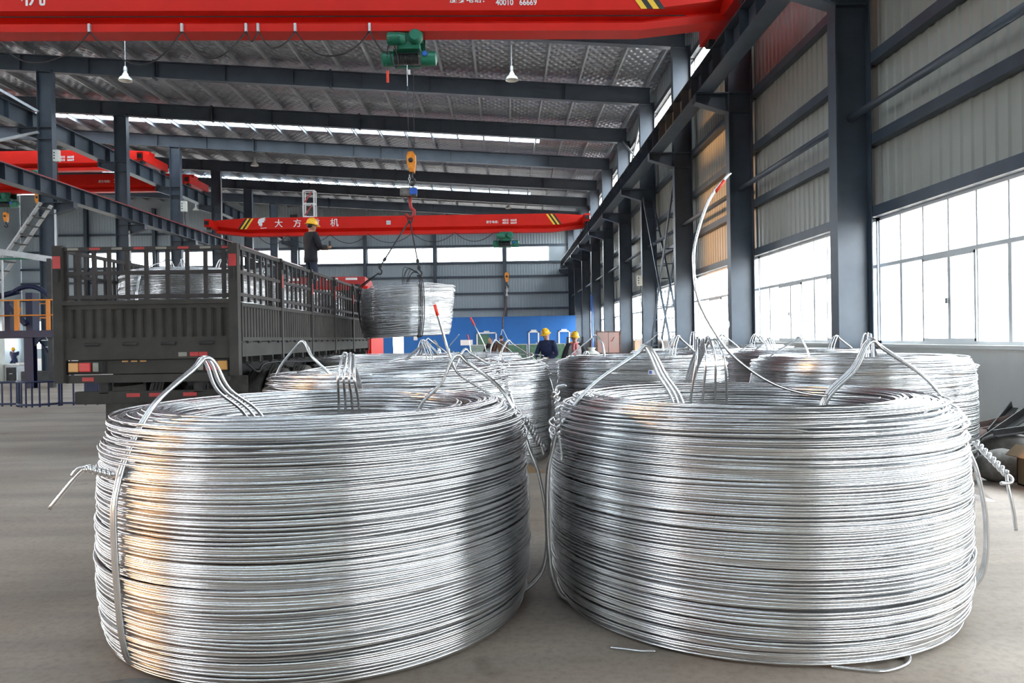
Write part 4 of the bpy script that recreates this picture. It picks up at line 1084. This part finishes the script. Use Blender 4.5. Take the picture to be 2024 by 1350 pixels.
def person(label, loc, face, height=1.70, lean=.0, wrists=None, elbows=None, head_tilt=(0, 0), jacket='navy', trousers='jean', helmet=True, gloves=True, crouch=0.0, extra=None, hair=True, tz=0.0):
    """a figure built facing +y at its own origin; lean bends the torso forward from the hip; face turns it about z"""
    k = height/1.70
    p = thing('person', label, 'person', loc); p.rotation_euler = (0, 0, face)
    hz = (.90-crouch)*k
    def up(t, sx=0, fwd=0): return (sx*k, (math.sin(lean)*t+math.cos(lean)*fwd)*k, hz+(math.cos(lean)*t-math.sin(lean)*fwd)*k)
    pel, waist, chest, neck0, neck1 = up(0), up(.16), up(.38), up(.515), up(.562)
    shL, shR = up(.465, -.185), up(.465, .185)
    wr = wrists or [(-.23, .04, .82), (.23, .04, .82)]
    el = elbows or [(-.25, -.03, 1.10), (.25, -.03, 1.10)]
    wr = [tuple(q*k for q in w) for w in wr]; el = [tuple(q*k for q in e) for e in el]
    hipL, hipR = (-.09*k, 0, hz-.04*k), (.09*k, 0, hz-.04*k)
    kf = .12*(1 if crouch == 0 else 0)+crouch*.62
    kn = [(-.10*k, kf*k*.3+crouch*.5*k, (.48-crouch*.25)*k), (.10*k, kf*k*.3+crouch*.5*k, (.48-crouch*.25)*k)]
    an = [(-.10*k, -.03*k, .085*k), (.10*k, -.03*k, .085*k)]
    toe = [(-.115*k, .15*k, .035*k), (.115*k, .15*k, .035*k)]
    hd = Vector(neck1); tx, ty = head_tilt
    dirh = Vector((math.sin(tx), math.sin(lean*.5+ty), math.cos(lean*.5+ty))).normalized(); fwd = Vector((0, dirh.z, -dirh.y)).normalized()
    side = fwd.cross(dirh)
    def H(u, f=0, s=0): return tuple(hd+dirh*u*k+fwd*f*k+side*s*k)
    J = [(pel, (.135*k, .10*k)), (waist, (.125*k, .095*k)), (chest, (.15*k, .105*k)), (neck0, .06*k), (neck1, .053*k), (H(.045, .02), (.062*k, .066*k)), (H(.115, .012), (.074*k, .090*k)), (H(.175, .0), (.068*k, .082*k)), (H(.205, .0), .035*k),
         (shL, .055*k), (el[0], .040*k), (wr[0], .028*k), (shR, .055*k), (el[1], .040*k), (wr[1], .028*k),
         (hipL, .085*k), (kn[0], .055*k), (an[0], .040*k), (toe[0], .035*k), (hipR, .085*k), (kn[1], .055*k), (an[1], .040*k), (toe[1], .035*k)]
    E = [(0, 1), (1, 2), (2, 3), (3, 4), (4, 5), (5, 6), (6, 7), (7, 8), (2, 9), (9, 10), (10, 11), (2, 12), (12, 13), (13, 14), (0, 15), (15, 16), (16, 17), (17, 18), (0, 19), (19, 20), (20, 21), (21, 22)]
    v, f = skin_mesh('body', J, E, None)
    mb = MB(); mb.add(v, f)
    hm0 = Matrix((side, fwd, dirh)).transposed()
    mb.ell(H(.118, .010), (.080*k, .098*k, .122*k), 16, 12, hm0)
    mb.ell(H(.045, .045), (.056*k, .062*k, .055*k), 12, 8, hm0)
    # face: nose, ears, eyes sockets, lips
    mb.ell(H(.095, .108), (.016*k, .020*k, .026*k), 8, 6); mb.ell(H(.10, .0, .082), (.012*k, .022*k, .032*k), 8, 6); mb.ell(H(.10, .0, -.082), (.012*k, .022*k, .032*k), 8, 6)
    mb.ell(H(.048, .100), (.026*k, .008*k, .008*k), 8, 5); mb.ell(H(.018, .080), (.028*k, .018*k, .016*k), 8, 5)
    gl = MB()
    for i in (0, 1):                                   # hands: palm, four fingers and a thumb
        w, e = Vector(wr[i]), Vector(el[i]); d = (w-e).normalized(); s_ = -1 if i == 0 else 1
        inn = Vector((-s_, 0, 0)); inn = (inn-d*inn.dot(d)).normalized(); nrm = d.cross(inn).normalized()
        tgt = gl if gloves else mb; g_ = 1.18 if gloves else 1.0
        pts = [w-d*.01*k, w+d*.03*k, w+d*.065*k, w+d*.092*k]
        tgt.tube(pts, [.030*k*g_, .038*k*g_, .042*k*g_, .030*k*g_], 8)
        for q in range(4):
            o = nrm*((q-1.5)*.020*k); L = (.068, .078, .074, .058)[q]*k
            a = w+d*.075*k+o
            tgt.tube([a, a+d*L*.45+inn*.006*k, a+d*L*.8+inn*.022*k, a+d*L*.95+inn*.045*k], [.0105*k*g_, .010*k*g_, .009*k*g_, .007*k], 6)
        a = w+d*.03*k-nrm*.028*k
        tgt.tube([a, a+d*.03*k-nrm*.025*k+inn*.012*k, a+d*.062*k-nrm*.03*k+inn*.03*k], [.013*k*g_, .011*k*g_, .009*k], 6)
    def put(m_, name, mat_, par=p, smooth=True, label_=None):
        o = link(name, m_.mesh(name, mat_, smooth), par)
        if label_: o['label'] = label_
        return o
    b = put(mb, 'body', M['skin'])
    if gloves: put(gl, 'glove', M['glove'], label_='pale work gloves')
    ey = MB()
    for s_ in (-1, 1): ey.ell(H(.118, .102, s_*.032), (.011*k, .006*k, .006*k), 8, 6)
    put(ey, 'eyes', M['hair'])
    # clothing follows the body a little outside it
    def loft(rings, n=18):                             # torso shell: rings of (height along the spine, half width, half depth)
        m_ = MB(); vs = []
        for t, rx, ry in rings:
            for q in range(n):
                a = 2*PI*q/n; c_, s_ = math.cos(a), math.sin(a)
                vs.append(up(t, rx*math.copysign(abs(c_)**.8, c_), ry*math.copysign(abs(s_)**.8, s_)))
        fs = [(r*n+q, r*n+(q+1) % n, (r+1)*n+(q+1) % n, (r+1)*n+q) for r in range(len(rings)-1) for q in range(n)]
        fs += [tuple(range(n))[::-1], tuple((len(rings)-1)*n+q for q in range(n))]
        return m_.add(vs, fs)
    wj = [tuple(Vector(el[i]).lerp(Vector(wr[i]), .86)) for i in (0, 1)]
    JJ = [(up(-.13), (.19*k, .15*k)), (waist, (.18*k, .14*k)), (chest, (.20*k, .145*k)), (up(.475), (.105*k, .085*k)), (up(.535), (.072*k, .068*k)), (shL, .088*k), (el[0], .066*k), (wj[0], .050*k), (shR, .088*k), (el[1], .066*k), (wj[1], .050*k)]
    v, f = skin_mesh('jacket', JJ, [(0, 1), (1, 2), (2, 3), (3, 4), (2, 5), (5, 6), (6, 7), (2, 8), (8, 9), (9, 10)], None)
    lo = loft([(-.15, .185, .135), (-.05, .178, .135), (.14, .168, .125), (.30, .185, .135), (.42, .195, .125), (.485, .155, .10), (.53, .075, .075)]); put(lo.add(v, f), 'jacket', M[jacket])
    JT = [((0, 0, hz+.02*k), (.145*k, .115*k)), (hipL, .105*k), (kn[0], .078*k), (tuple(Vector(an[0])+Vector((0, 0, .03*k))), .062*k), (hipR, .105*k), (kn[1], .078*k), (tuple(Vector(an[1])+Vector((0, 0, .03*k))), .062*k), ((0, up(.14)[1], up(.14)[2]), (.155*k, .12*k))]
    v, f = skin_mesh('trousers', JT, [(0, 1), (1, 2), (2, 3), (0, 4), (4, 5), (5, 6), (0, 7)], None)
    put(MB().add(v, f), 'trousers', M[trousers])
    for i in (0, 1):
        sh_ = MB().ell(((an[i][0]+toe[i][0])/2, (an[i][1]+toe[i][1])/2+.005, .045*k), (.050*k, .135*k, .05*k), 10, 6)
        sh_.v = [(x, y, max(z, .0)) for x, y, z in sh_.v]; put(sh_, 'shoe', M['black'])
    rotm = Matrix((side, fwd, dirh)).transposed()
    if hair:
        hr = MB(); hr.ell(H(.145, -.022), (.088*k, .100*k, .102*k), 14, 8, rotm); put(hr, 'hair', M['hair'])
    if helmet:
        hm_ = MB(); prof = [(.150, -.012), (.158, -.006), (.128, .004), (.124, .04), (.112, .085), (.080, .122), (.035, .138), (0, .140)]
        hm_.lathe([(r*k, z*k) for r, z in prof], (0, 0, 0), 20)
        hm_.v = [(x*.90, y*1.06+(.035*k if (z < .0 and y > .08*k) else 0), z) for x, y, z in hm_.v]
        hm_.v = [tuple(rotm @ Vector(q)+Vector(H(.158, .005))) for q in hm_.v]
        ho = put(hm_, 'helmet', M['helmet'], label_='yellow hard hat')
        rg = MB()
        for s_ in (-.03, 0, .03): rg.tube([tuple(rotm @ Vector((s_*k, math.cos(a)*.125*k, .02*k+math.sin(a)*.128*k))+Vector(H(.158, .005))) for a in lin(.3, PI-.3, 9)], .008*k, 5)
        put(rg, 'helmet_ridge', M['helmet'], ho)
    if extra == 'vest':
        put(loft([(-.08, .198, .152), (.0, .192, .150), (.14, .184, .142), (.30, .202, .152), (.42, .200, .142), (.485, .150, .112), (.50, .11, .10)]), 'vest', M['vest'], label_='grey sleeveless vest')
        sc = MB(); a_ = lin(0, 2*PI*23/24, 24)
        sc.tube([up(.515, .088*math.cos(a), .085*math.sin(a)) for a in a_], .035*k, 8, True)
        sc.tube(smooth_path([up(.50, .03, .11), up(.40, .05, .16), up(.28, .03, .16), up(.18, .04, .15)], 5), .038*k, 8); sc.tube(smooth_path([up(.50, -.03, .11), up(.42, -.03, .16), up(.30, -.02, .17)], 5), .034*k, 8)
        put(sc, 'scarf', M['scarf'], label_='pink patterned scarf')
    if extra == 'phone': put(MB().cbox((.22*k, .36*k, 1.19*k), (.02, .05, .12), .008), 'remote', M['black'], label_='black handheld remote')
    if extra == 'collar':
        cl_ = MB(); cl_.tube([up(.53, .075*math.cos(a), .07*math.sin(a)) for a in lin(0, 2*PI*19/20, 20)], .018*k, 6, True); put(cl_, 'collar', M[jacket])
    return p
# man on the load, facing the hanging coil
person('man in dark clothes and yellow hard hat standing on the load of the lorry', (-4.45, 17.2, 2.50), -.80, 1.72, .02, wrists=[(-.12, .36, 1.10), (.14, .36, 1.12)], elbows=[(-.25, .08, 1.08), (.25, .10, 1.08)], jacket='dark', trousers='jean', gloves=False, extra='phone', head_tilt=(.05, .12))
# two workers behind the coils
person('worker in a blue jacket and yellow hard hat looking down, white gloves', (1.06, 19.0, 0), PI*.86, 1.63, .06, wrists=[(-.10, .36, .96), (.14, .32, .96)], elbows=[(-.30, .10, 1.05), (.30, .06, 1.05)], jacket='navy', trousers='navy', head_tilt=(.12, .25), extra='collar')
person('worker in a grey vest, pink scarf and yellow hard hat beside the blue-jacketed one', (1.70, 18.6, 0), PI*1.03, 1.54, .05, wrists=[(-.20, .34, .92), (.10, .34, .92)], elbows=[(-.33, .06, .98), (.33, .08, 1.0)], jacket='dark', trousers='dark', head_tilt=(-.05, .12), extra='vest')
person('bare-headed person in a brown coat bending forward, back turned', (-.15, 30.0, 0), .15, 1.62, .42, wrists=[(-.2, .75, .86), (.2, .75, .86)], elbows=[(-.28, .40, .98), (.28, .40, .98)], jacket='brown', trousers='dark', helmet=False, gloves=False, head_tilt=(.0, .1))
person('person in black with a pale face bending beside the brown coat', (-.52, 31.2, 0), PI*.8, 1.52, .40, wrists=[(-.2, .75, .80), (.2, .75, .80)], elbows=[(-.28, .40, .95), (.28, .40, .95)], jacket='dark', trousers='dark', helmet=False, gloves=False)
person('distant worker in dark clothes and yellow hard hat, low beside a cabinet under the platform', (-32.1, 49.0, 0), PI, 1.68, .2, crouch=.36, jacket='navy', trousers='navy')
# ================================================================== far end of the hall
pt = thing('partition', 'blue panel partition along the far end of the hall', None, (-2.7, 58, 0), kind='structure')
PX0, PX1, PH = -11.5, 5.45, 3.06
for i, (a, b, z0, z1) in enumerate([(PX0, -8.75, 0, PH), (-7.95, -5.5, 0, PH), (-8.75, -7.95, 2.2, PH), (-5.5, -2.8, 0, PH), (-2.8, 0, 0, PH), (0, 2.7, 0, PH), (2.7, PX1, 0, PH)]):
    MB().bb(a+.004, b-.004, 57.95, 58.05, z0, z1).obj('panel', M['blue'], pt)
MB().bb(PX0, PX1, 57.92, 58.08, PH, PH+.06).obj('cap_rail', M['blue'], pt)
def wdoor(n, x0, x1, h, label, leaf=None):
    d = thing('door_%d' % n, label, None, ((x0+x1)/2, 57.94, 0), kind='structure'); f = .10
    for x in (x0, x1-f): MB().bb(x, x+f, 57.86, 57.95, 0, h).obj('jamb', M['white'], d)
    MB().bb(x0, x1, 57.86, 57.95, h-f, h).obj('head', M['white'], d)
    lf = MB().bb(x0+f+.02, x1-f-.02, 57.90, 57.94, .02, h-f-.02).obj('door_leaf', M['blue'], d)
    MB().box((x1-f-.12, 57.88, 1.0), (.05, .06, .16)).obj('handle', M['galv'], lf)
    if leaf: MB().bb(x0+.15, x0+(x1-x0)*.62, 57.84, 57.88, .4, h-.15).obj('notice_board', M['green'], d, label='dark green board')
    MB().box(((x0+x1)/2, 57.9, h+.06), (.42, .08, .10)).obj('door_closer', M['cream'], d)
wdoor(1, -2.28, -.70, 1.92, 'double doorway with white frame in the blue partition', True)
wdoor(2, 1.75, 2.58, 1.95, 'white-framed blue door in the partition beside the workers')
wdoor(3, 4.08, 4.98, 1.96, 'white-framed blue door at the window end of the partition')
sgn = tag(MB().box((-3.05, 57.93, 1.15), (.95, .03, .42)).obj('sign', M['white']), 'plain white board fixed on the blue partition', 'sign')
tag(MB().box((-7.0, 57.93, 1.6), (.30, .04, .40)).obj('switch_box', M['white']), 'small white box beside the bright doorway', 'box')
gs = thing('screen', 'row of low green site screens standing before the partition', 'screen', (0, 40, 0))
for k, x in enumerate((-1.95, -.35, 1.22, 2.0)):
    w = (1.55, 1.5, .74, 1.2)[k]
    MB().bb(x+.05, x+w-.05, 39.98, 40.02, .08, 1.08).obj('panel', M['mesh'] if k < 1 else M['green'], gs)
    for q in (x, x+w-.05): MB().bb(q, q+.05, 39.96, 40.04, 0, 1.12).obj('post', M['galv'], gs)
    MB().bb(x, x+w, 39.96, 40.04, 1.08, 1.12).obj('rail', M['galv'], gs)
tag(MB().lathe([(.06, 0), (.06, 3.95), (0, 3.98)], (5.22, 45.0, 0), 14).obj('pipe_post', M['blueb'], None, True), 'bright blue upright pipe in front of the far columns', 'post')
bdm = thing('display_board', 'faded pink two-panel display board on legs by the far windows', 'board', (4.6, 33, 0))
for a, b in ((4.05, 4.52), (4.55, 5.02)): MB().bb(a, b, 32.97, 33.03, .72, 1.63).obj('panel', M['pink'], bdm)
for x in (4.02, 5.06): MB().bb(x-.03, x+.03, 32.95, 33.05, 0, 1.72).obj('leg', M['rust'], bdm)
for z in (.68, 1.63): MB().bb(4.0, 5.08, 32.96, 33.04, z, z+.05).obj('rail', M['rust'], bdm)
MB().bar((4.68, 32.96, 1.22), (4.80, 32.96, 1.42), .05, .01).obj('mark', M['redd'], bdm)
sk = thing('sack', 'white sack standing behind the coils beside the scarfed worker', 'sack', (2.25, 19.6, 0))
m_ = MB().lathe([(0, 0), (.26, 0), (.32, .12), (.33, .6), (.28, .95), (.16, 1.06), (0, 1.08)], (2.25, 19.6, 0), 18)
m_.v = [(x+.02*math.sin(9*z+3*x), y+.02*math.cos(7*z), z) for x, y, z in m_.v]; m_.obj('bag', M['glove'], sk, True)
MB().lathe([(.10, 0), (.12, .03), (.07, .06), (.11, .12), (0, .13)], (2.25, 19.6, 1.04), 12).obj('knotted_neck', M['glove'], sk, True)
rk_ = thing('tool_trolley', 'small steel trolley with white boxes behind the scarfed worker', 'trolley', (3.05, 33, 0))
for x in (2.72, 3.38):
    for y in (32.7, 33.2): MB().bb(x-.02, x+.02, y-.02, y+.02, 0, 1.45).obj('leg', M['iron'], rk_)
for z in (.5, 1.0, 1.42): MB().bb(2.7, 3.4, 32.68, 33.22, z, z+.03).obj('shelf', M['iron'], rk_)
for k, (x, z) in enumerate(((2.95, 1.45), (3.15, 1.03), (2.9, 1.03), (3.1, .53))):
    tag(MB().cbox((x, 32.95, z+.11), (.16, .2, .2), .02).obj('box', M['white' if k != 2 else 'helmet']), ['white box on top of the small steel trolley', 'white box on the middle trolley shelf, window side', 'yellow box on the middle trolley shelf', 'white box on the lowest trolley shelf'][k], 'box', 'boxes on the trolley')

# electric boxes and conduits on columns
def ebox(x, y, z, label, cyl_down, s=1.0):
    e = thing('switch_box', label, 'box', (x, y, z), 'electric boxes on the columns')
    MB().cbox((x, y, z), (.26*s, .16*s, .5*s), .02).obj('case', M['cream'], e)
    for k in range(3): MB().box((x-.06*s, y-.083*s, z+.12*s-.12*k*s), (.05*s, .012, .05*s)).obj('breaker', M['black'], e)
    MB().tube(smooth_path([(x+.05, y, z-.25*s), (x+.02, y, z-.6), (x+.10, y, z-cyl_down*.6), (x+.06, y, z-cyl_down)], 5), .015, 5).obj('cable', M['black'], e, True)
ebox(-18.23, 30.68, 9.2, 'pale electric box high on the first column behind the lorry', 2.0, .95)
ebox(-18.20, 42.68, 9.25, 'pale electric box high on the third column behind the lorry', 2.2, 1.2)
ebox(5.535, 30.66, 3.72, 'pale electric box with loose wires on the column beside the lattice brace', 2.2, .85)
for i in (6, 7, 8, 10, 11):
    y = BAYS[i]; c = tag(MB().cyl((XCL+.34, y-.10, .1 if i == 6 else 2), (XCL+.34, y-.10, 7.0 if i != 10 else 12), .045, 8).obj('conduit', M['white'], None, True), 'white conduit pipe running up the %s column of the left row' % ordw[i-6], 'conduit', 'conduits on the left columns')
pl = thing('strut', 'pale diagonal strut rising to the first left column', 'strut', (-20, 30.6, 11.5))
MB().bar((-21.6, 30.6, 12.6), (-18.9, 30.6, 11.0), .10).obj('bar', M['galv'], pl); MB().bar((-22.0, 30.6, 9.55), (-18.9, 30.6, 10.15), .10).obj('bar', M['galv'], pl)

# ================================================================== blue work platform on the left
wp = thing('work_platform', 'navy steel work platform with orange railings beside the lorry', 'platform', (-17, 26.6, 0))
N, O = M['navyst'], M['orange']
MB().bb(-21, -15.0, 25.6, 25.75, 1.74, 1.98).obj('deck_beam', N, wp); MB().bb(-21, -15.0, 27.6, 27.75, 1.74, 1.98).obj('deck_beam', N, wp)
MB().bb(-21, -15.0, 25.75, 27.6, 1.93, 1.98).obj('deck', N, wp)
for x in (-16.35, -20.6):
    p_ = MB(); p_.ibeam('z', 0, 1.74, x, 25.8, .30, .24); p_.v = [(a, b, c) for a, b, c in p_.v]; p_.obj('post', N, wp)
    MB().prism([(x-.15, 1.74), (x+.42, 1.74), (x+.15, 1.45), (x-.15, 1.45)], 'y', 25.75, 25.85).obj('gusset', N, wp)
def rail(mb_pts, r=.024): return MB().tube(mb_pts, r, 8).obj('handrail', O, wp, True)
for z in (3.02, 2.50):
    rail([(-21, 25.68, z), (-15.0, 25.68, z)]); rail([(-17.4, 27.65, z-.02), (-15.0, 27.65, z-.02)])
rail([(-18.6, 25.68, 3.55), (-17.35, 25.68, 3.04)]); rail([(-15.6, 26.6, 3.02), (-13.6, 26.6, 2.66)])
for x, y, r in ((-16.72, 25.68, .06), (-15.65, 25.68, .05), (-17.9, 25.68, .04), (-15.9, 27.65, .04), (-19.6, 25.68, .04), (-15.02, 25.68, .04)):
    MB().bb(x-r, x+r, y-r, y+r, 1.98, 3.02).obj('railing_post', O, wp)
ld = thing('stair', 'steep steel stair with thin treads leaning below the work platform', 'stair', (-15.8, 26.2, 0))
for y in (25.95, 26.5):
    MB().bar((-16.2, y, 1.75), (-15.3, y, .35), .10, .04).obj('stringer', N, ld)
for k in range(6):
    t = k/6+.08; MB().bar((-16.2+.9*t, 25.95, 1.75-1.4*t), (-16.2+.9*t, 26.5, 1.75-1.4*t), .12, .02).obj('tread', M['galv'], ld)
MB().bar((-16.05, 25.9, 2.0), (-15.05, 25.9, .55), .03).obj('handrail', M['galv'], ld)
arc = thing('guide_arc', 'dark blue curved guide pipe rising above the orange railing', 'pipe', (-16.9, 26.9, 1.98))
a = np.linspace(PI*.74, PI*.03, 22)
MB().tube(np.stack([-17.07+.84*np.cos(a), a*0+26.9, 2.76+.82*np.sin(a)], 1), .085, 10).obj('pipe', N, arc, True)
for x in (-17.75, -16.95): MB().bb(x-.12, x+.12, 26.7, 27.1, 1.98, 3.05 if x < -17.5 else 3.35).obj('stand', N, arc)
MB().cyl((-18.6, 26.95, 3.15), (-17.45, 26.95, 3.42), .10, 10).obj('roller', N, arc, True)
MB().bar((-17.6, 26.6, 2.9), (-17.0, 26.6, 2.2), .14).obj('brace', N, arc)
MB().box((-17.3, 26.65, 2.75), (.14, .1, .14)).obj('clamp', M['hook'], arc)
st = thing('stair', 'pale steel stair climbing steeply above the work platform', 'stair', (-17, 26.4, 3.0))
for y in (26.2, 26.8): MB().bar((-18.35, y, 3.35), (-16.15, y, 6.45), .16, .05).obj('stringer', M['galv'], st)
for k in range(10):
    t = (k+.5)/10; MB().box((-18.35+2.2*t, 26.5, 3.35+3.1*t), (.26, .6, .03)).obj('tread', M['iron'], st)
for x in (-18.0, -17.4): MB().bar((x, 26.0, 1.98), (x, 26.0, 3.9+(x+18)*1.2), .05).obj('leg', M['galv'], st)
gw = thing('walkway', 'pale galvanised walkway beam crossing above the work platform', 'walkway', (-17, 26.0, 4.6))
MB().bar((-20, 25.9, 5.15), (-15.6, 25.9, 4.42), .12, .20).obj('beam', M['galv'], gw); MB().bar((-20, 25.9, 4.5), (-15.6, 25.9, 4.45), .06, .06).obj('tie_bar', M['hoist'], gw)
for x in (-18.3, -17.5, -16.7): MB().bar((x, 25.9, 4.46), (x+.3, 25.9, 4.46+(-x-15.7)*.16), .05).obj('strut', M['galv'], gw)
MB().bb(-15.75, -15.6, 25.8, 26.0, 0, 4.45).obj('leg', M['iron'], gw)
# barriers
def barrier(x0, x1, y, h, n, label, bow=0.0):
    b = thing('barrier', label, 'barrier', ((x0+x1)/2, y, 0), 'blue barriers beside the lorry')
    P = lambda t: (x0+(x1-x0)*t, y-bow*4*t*(1-t))
    for z in (.06, h): MB().tube([(*P(t), z) for t in lin(0, 1, 9)], .028, 6).obj('rail', N, b, True)
    for k in range(n+1):
        px, py = P(k/n); MB().cyl((px, py, 0), (px, py, h), .026 if k in (0, n) else .020, 6).obj('bar', N, b)
barrier(-12.6, -11.75, 18.1, .58, 4, 'blue barrier at the picture edge, nearest the platform post')
barrier(-11.75, -10.75, 18.0, .60, 7, 'curved blue barrier of close bars in the middle of the row', .35)
barrier(-10.75, -9.6, 18.1, .57, 4, 'blue barrier next to the lorry wheel')
bx = thing('machine_box', 'small blue box with white windows seen under the lorry tail', 'box', (-10.1, 18.9, 0))
MB().bb(-10.6, -10.3, 18.8, 19.0, 0, .62).obj('leg', N, bx); MB().bb(-10.3, -9.75, 18.85, 18.95, .32, .62).obj('case', N, bx)
for x in (-10.22, -9.98): MB().bb(x, x+.17, 18.83, 18.852, .38, .57).obj('pane', M['white'], bx)
cbn = thing('cabinet', 'grey control cabinet with a dark front under the work platform', 'cabinet', (-19.7, 30.5, 0))
MB().cbox((-19.95, 30.5, .34), (.50, .5, .68), .02).obj('case', M['galv'], cbn); MB().bb(-20.15, -19.78, 30.22, 30.25, .05, .60).obj('door', M['iron'], cbn); MB().bb(-20.02, -19.9, 30.20, 30.22, .33, .36).obj('handle', M['galv'], cbn)
MB().bb(-20.3, -19.6, 30.2, 30.8, .68, .74).obj('top', M['plaster'], cbn)
c2_ = thing('cabinet', 'tall white cabinet at the picture edge under the platform', 'cabinet', (-20.5, 30.4, 0))
MB().cbox((-20.48, 30.2, .9), (.36, .4, 1.8), .02).obj('case', M['cream'], c2_); MB().bb(-20.62, -20.34, 29.98, 30.0, .1, 1.7).obj('door', M['white'], c2_); MB().box((-20.38, 29.97, .9), (.02, .03, .12)).obj('handle', M['black'], c2_)
tag(MB().cbox((-18.6, 30.2, .22), (1.6, .5, .44), .03).obj('machine_block', M['iron']), 'dark machine base at the foot of the first left column', 'machine')
tag(MB().cbox((-25.5, 44, .35), (4.2, .8, .7), .05).obj('workbench', M['plaster']), 'low pale bench in the second aisle', 'bench')

# ================================================================== scrap and litter on the floor
bxo = thing('cardboard_box', 'open brown cardboard box by the scrap heap', 'box', (5.02, 6.72, 0))
MB().bb(4.77, 5.27, 6.5, 6.95, 0, .012).obj('bottom', M['card'], bxo)
for nm, q in (('side', (4.77, 4.782, 6.5, 6.95)), ('side', (5.258, 5.27, 6.5, 6.95)), ('side', (4.77, 5.27, 6.5, 6.512)), ('side', (4.77, 5.27, 6.938, 6.95))):
    MB().bb(*q, 0, .36).obj(nm, M['card'], bxo)
MB().box((4.715, 6.73, .33), (.14, .44, .010), Matrix.Rotation(-.75, 3, 'Y')).obj('flap', M['card'], bxo); MB().box((5.02, 6.44, .41), (.49, .16, .010), Matrix.Rotation(1.0, 3, 'X')).obj('flap', M['card'], bxo)
MB().box((5.02, 6.492, .20), (.10, .012, .07)).obj('printed_label', M['yellow'], bxo)
def rock(name, c, r, m, label, cat, seed, group=None):
    rs = random.Random(seed); mb = MB().ell(c, r, 14, 10)
    mb.v = [(c[0]+(x-c[0])*(1+.16*math.sin(9*(x+y)+seed)), c[1]+(y-c[1])*(1+.14*math.sin(11*z+seed*2)), max(.0, c[2]+(z-c[2])*(1+.18*math.sin(8*x+5*y+seed)))) for x, y, z in mb.v]
    return tag(mb.obj(name, m, None, True), label, cat, group)
rock('bundle', (4.70, 7.10, .14), (.22, .17, .17), M['rag'], 'grey bundle of sacking beside the cardboard box', 'bundle', 2, 'bundles in the scrap heap')
rock('bundle', (5.28, 7.75, .18), (.30, .25, .22), M['stone'], 'darker lumpy bundle behind the cardboard box', 'bundle', 5, 'bundles in the scrap heap')
rock('bundle', (5.62, 8.85, .12), (.42, .30, .17), M['rust'], 'dark rusty heap against the plastered wall', 'heap', 8, 'bundles in the scrap heap')
labs = ['long dark steel angle leaning across the scrap heap', 'short dark steel angle under the long one', 'brown steel channel at the back of the scrap heap', 'rusty flat bar lying low in the scrap heap', 'dark angle end poking towards the wall', 'grey flat bar on the bundle']
segs = [((5.20, 8.15, .16), (6.0, 8.45, .52), .10), ((5.15, 8.35, .10), (5.9, 8.25, .30), .09), ((5.25, 8.75, .22), (6.1, 8.75, .40), .08), ((5.1, 8.5, .06), (5.85, 8.6, .14), .10), ((5.6, 8.6, .22), (6.15, 9.0, .50), .09), ((5.0, 7.6, .36), (5.5, 7.6, .42), .07)]
for (a, b, w), lab in zip(segs, labs):
    mb = MB(); mb.bar(a, b, w, .012); av, bv = Vector(a), Vector(b); mb.bar(av+Vector((0, .04, w/2-.01)), bv+Vector((0, .04, w/2-.01)), .012, w)
    tag(mb.obj('steel_scrap', M['rust' if 'rust' in lab or 'brown' in lab else 'iron']), lab, 'scrap', 'bars in the scrap heap')
tag(MB().box((5.45, 8.1, .30), (.28, .10, .03), Matrix.Rotation(.3, 3, 'Z')).obj('red_offcut', M['redd']), 'small red offcut in the scrap heap', 'scrap')
mb = MB(); mb.add([(3.72, 6.35, .004), (4.1, 6.25, .003), (4.22, 6.62, .02), (3.82, 6.75, .035), (3.95, 6.5, .06), (3.72, 6.35, .012), (4.1, 6.25, .011), (4.22, 6.62, .028), (3.82, 6.75, .043), (3.95, 6.5, .068)], [(0, 1, 4), (1, 2, 4), (2, 3, 4), (3, 0, 4), (6, 5, 9), (7, 6, 9), (8, 7, 9), (5, 8, 9)])
tag(mb.obj('plastic_film', M['film']), 'scrap of clear plastic film on the floor by the wall-side coil', 'film')
tag(MB().tube(smooth_path([(.46, 3.45, .008), (.53, 3.42, .010), (.60, 3.40, .008), (.66, 3.40, .008)], 6), .0062, 8).obj('rod_offcut', M['alu'], None, True), 'short bright rod offcut lying before the window-side coil', 'offcut')
tag(MB().prism([(.10, 0), (.42, 0), (.30, .05), (.14, .11)], 'y', 8.0, 8.012).obj('cardboard_scrap', M['card']), 'torn brown cardboard scrap in the gap between the front coils', 'scrap')
rock('rag', (-1.62, 3.12, .008), (.20, .10, .022), M['rag'], 'grey flattened rag at the bottom edge by the coil', 'rag', 3)
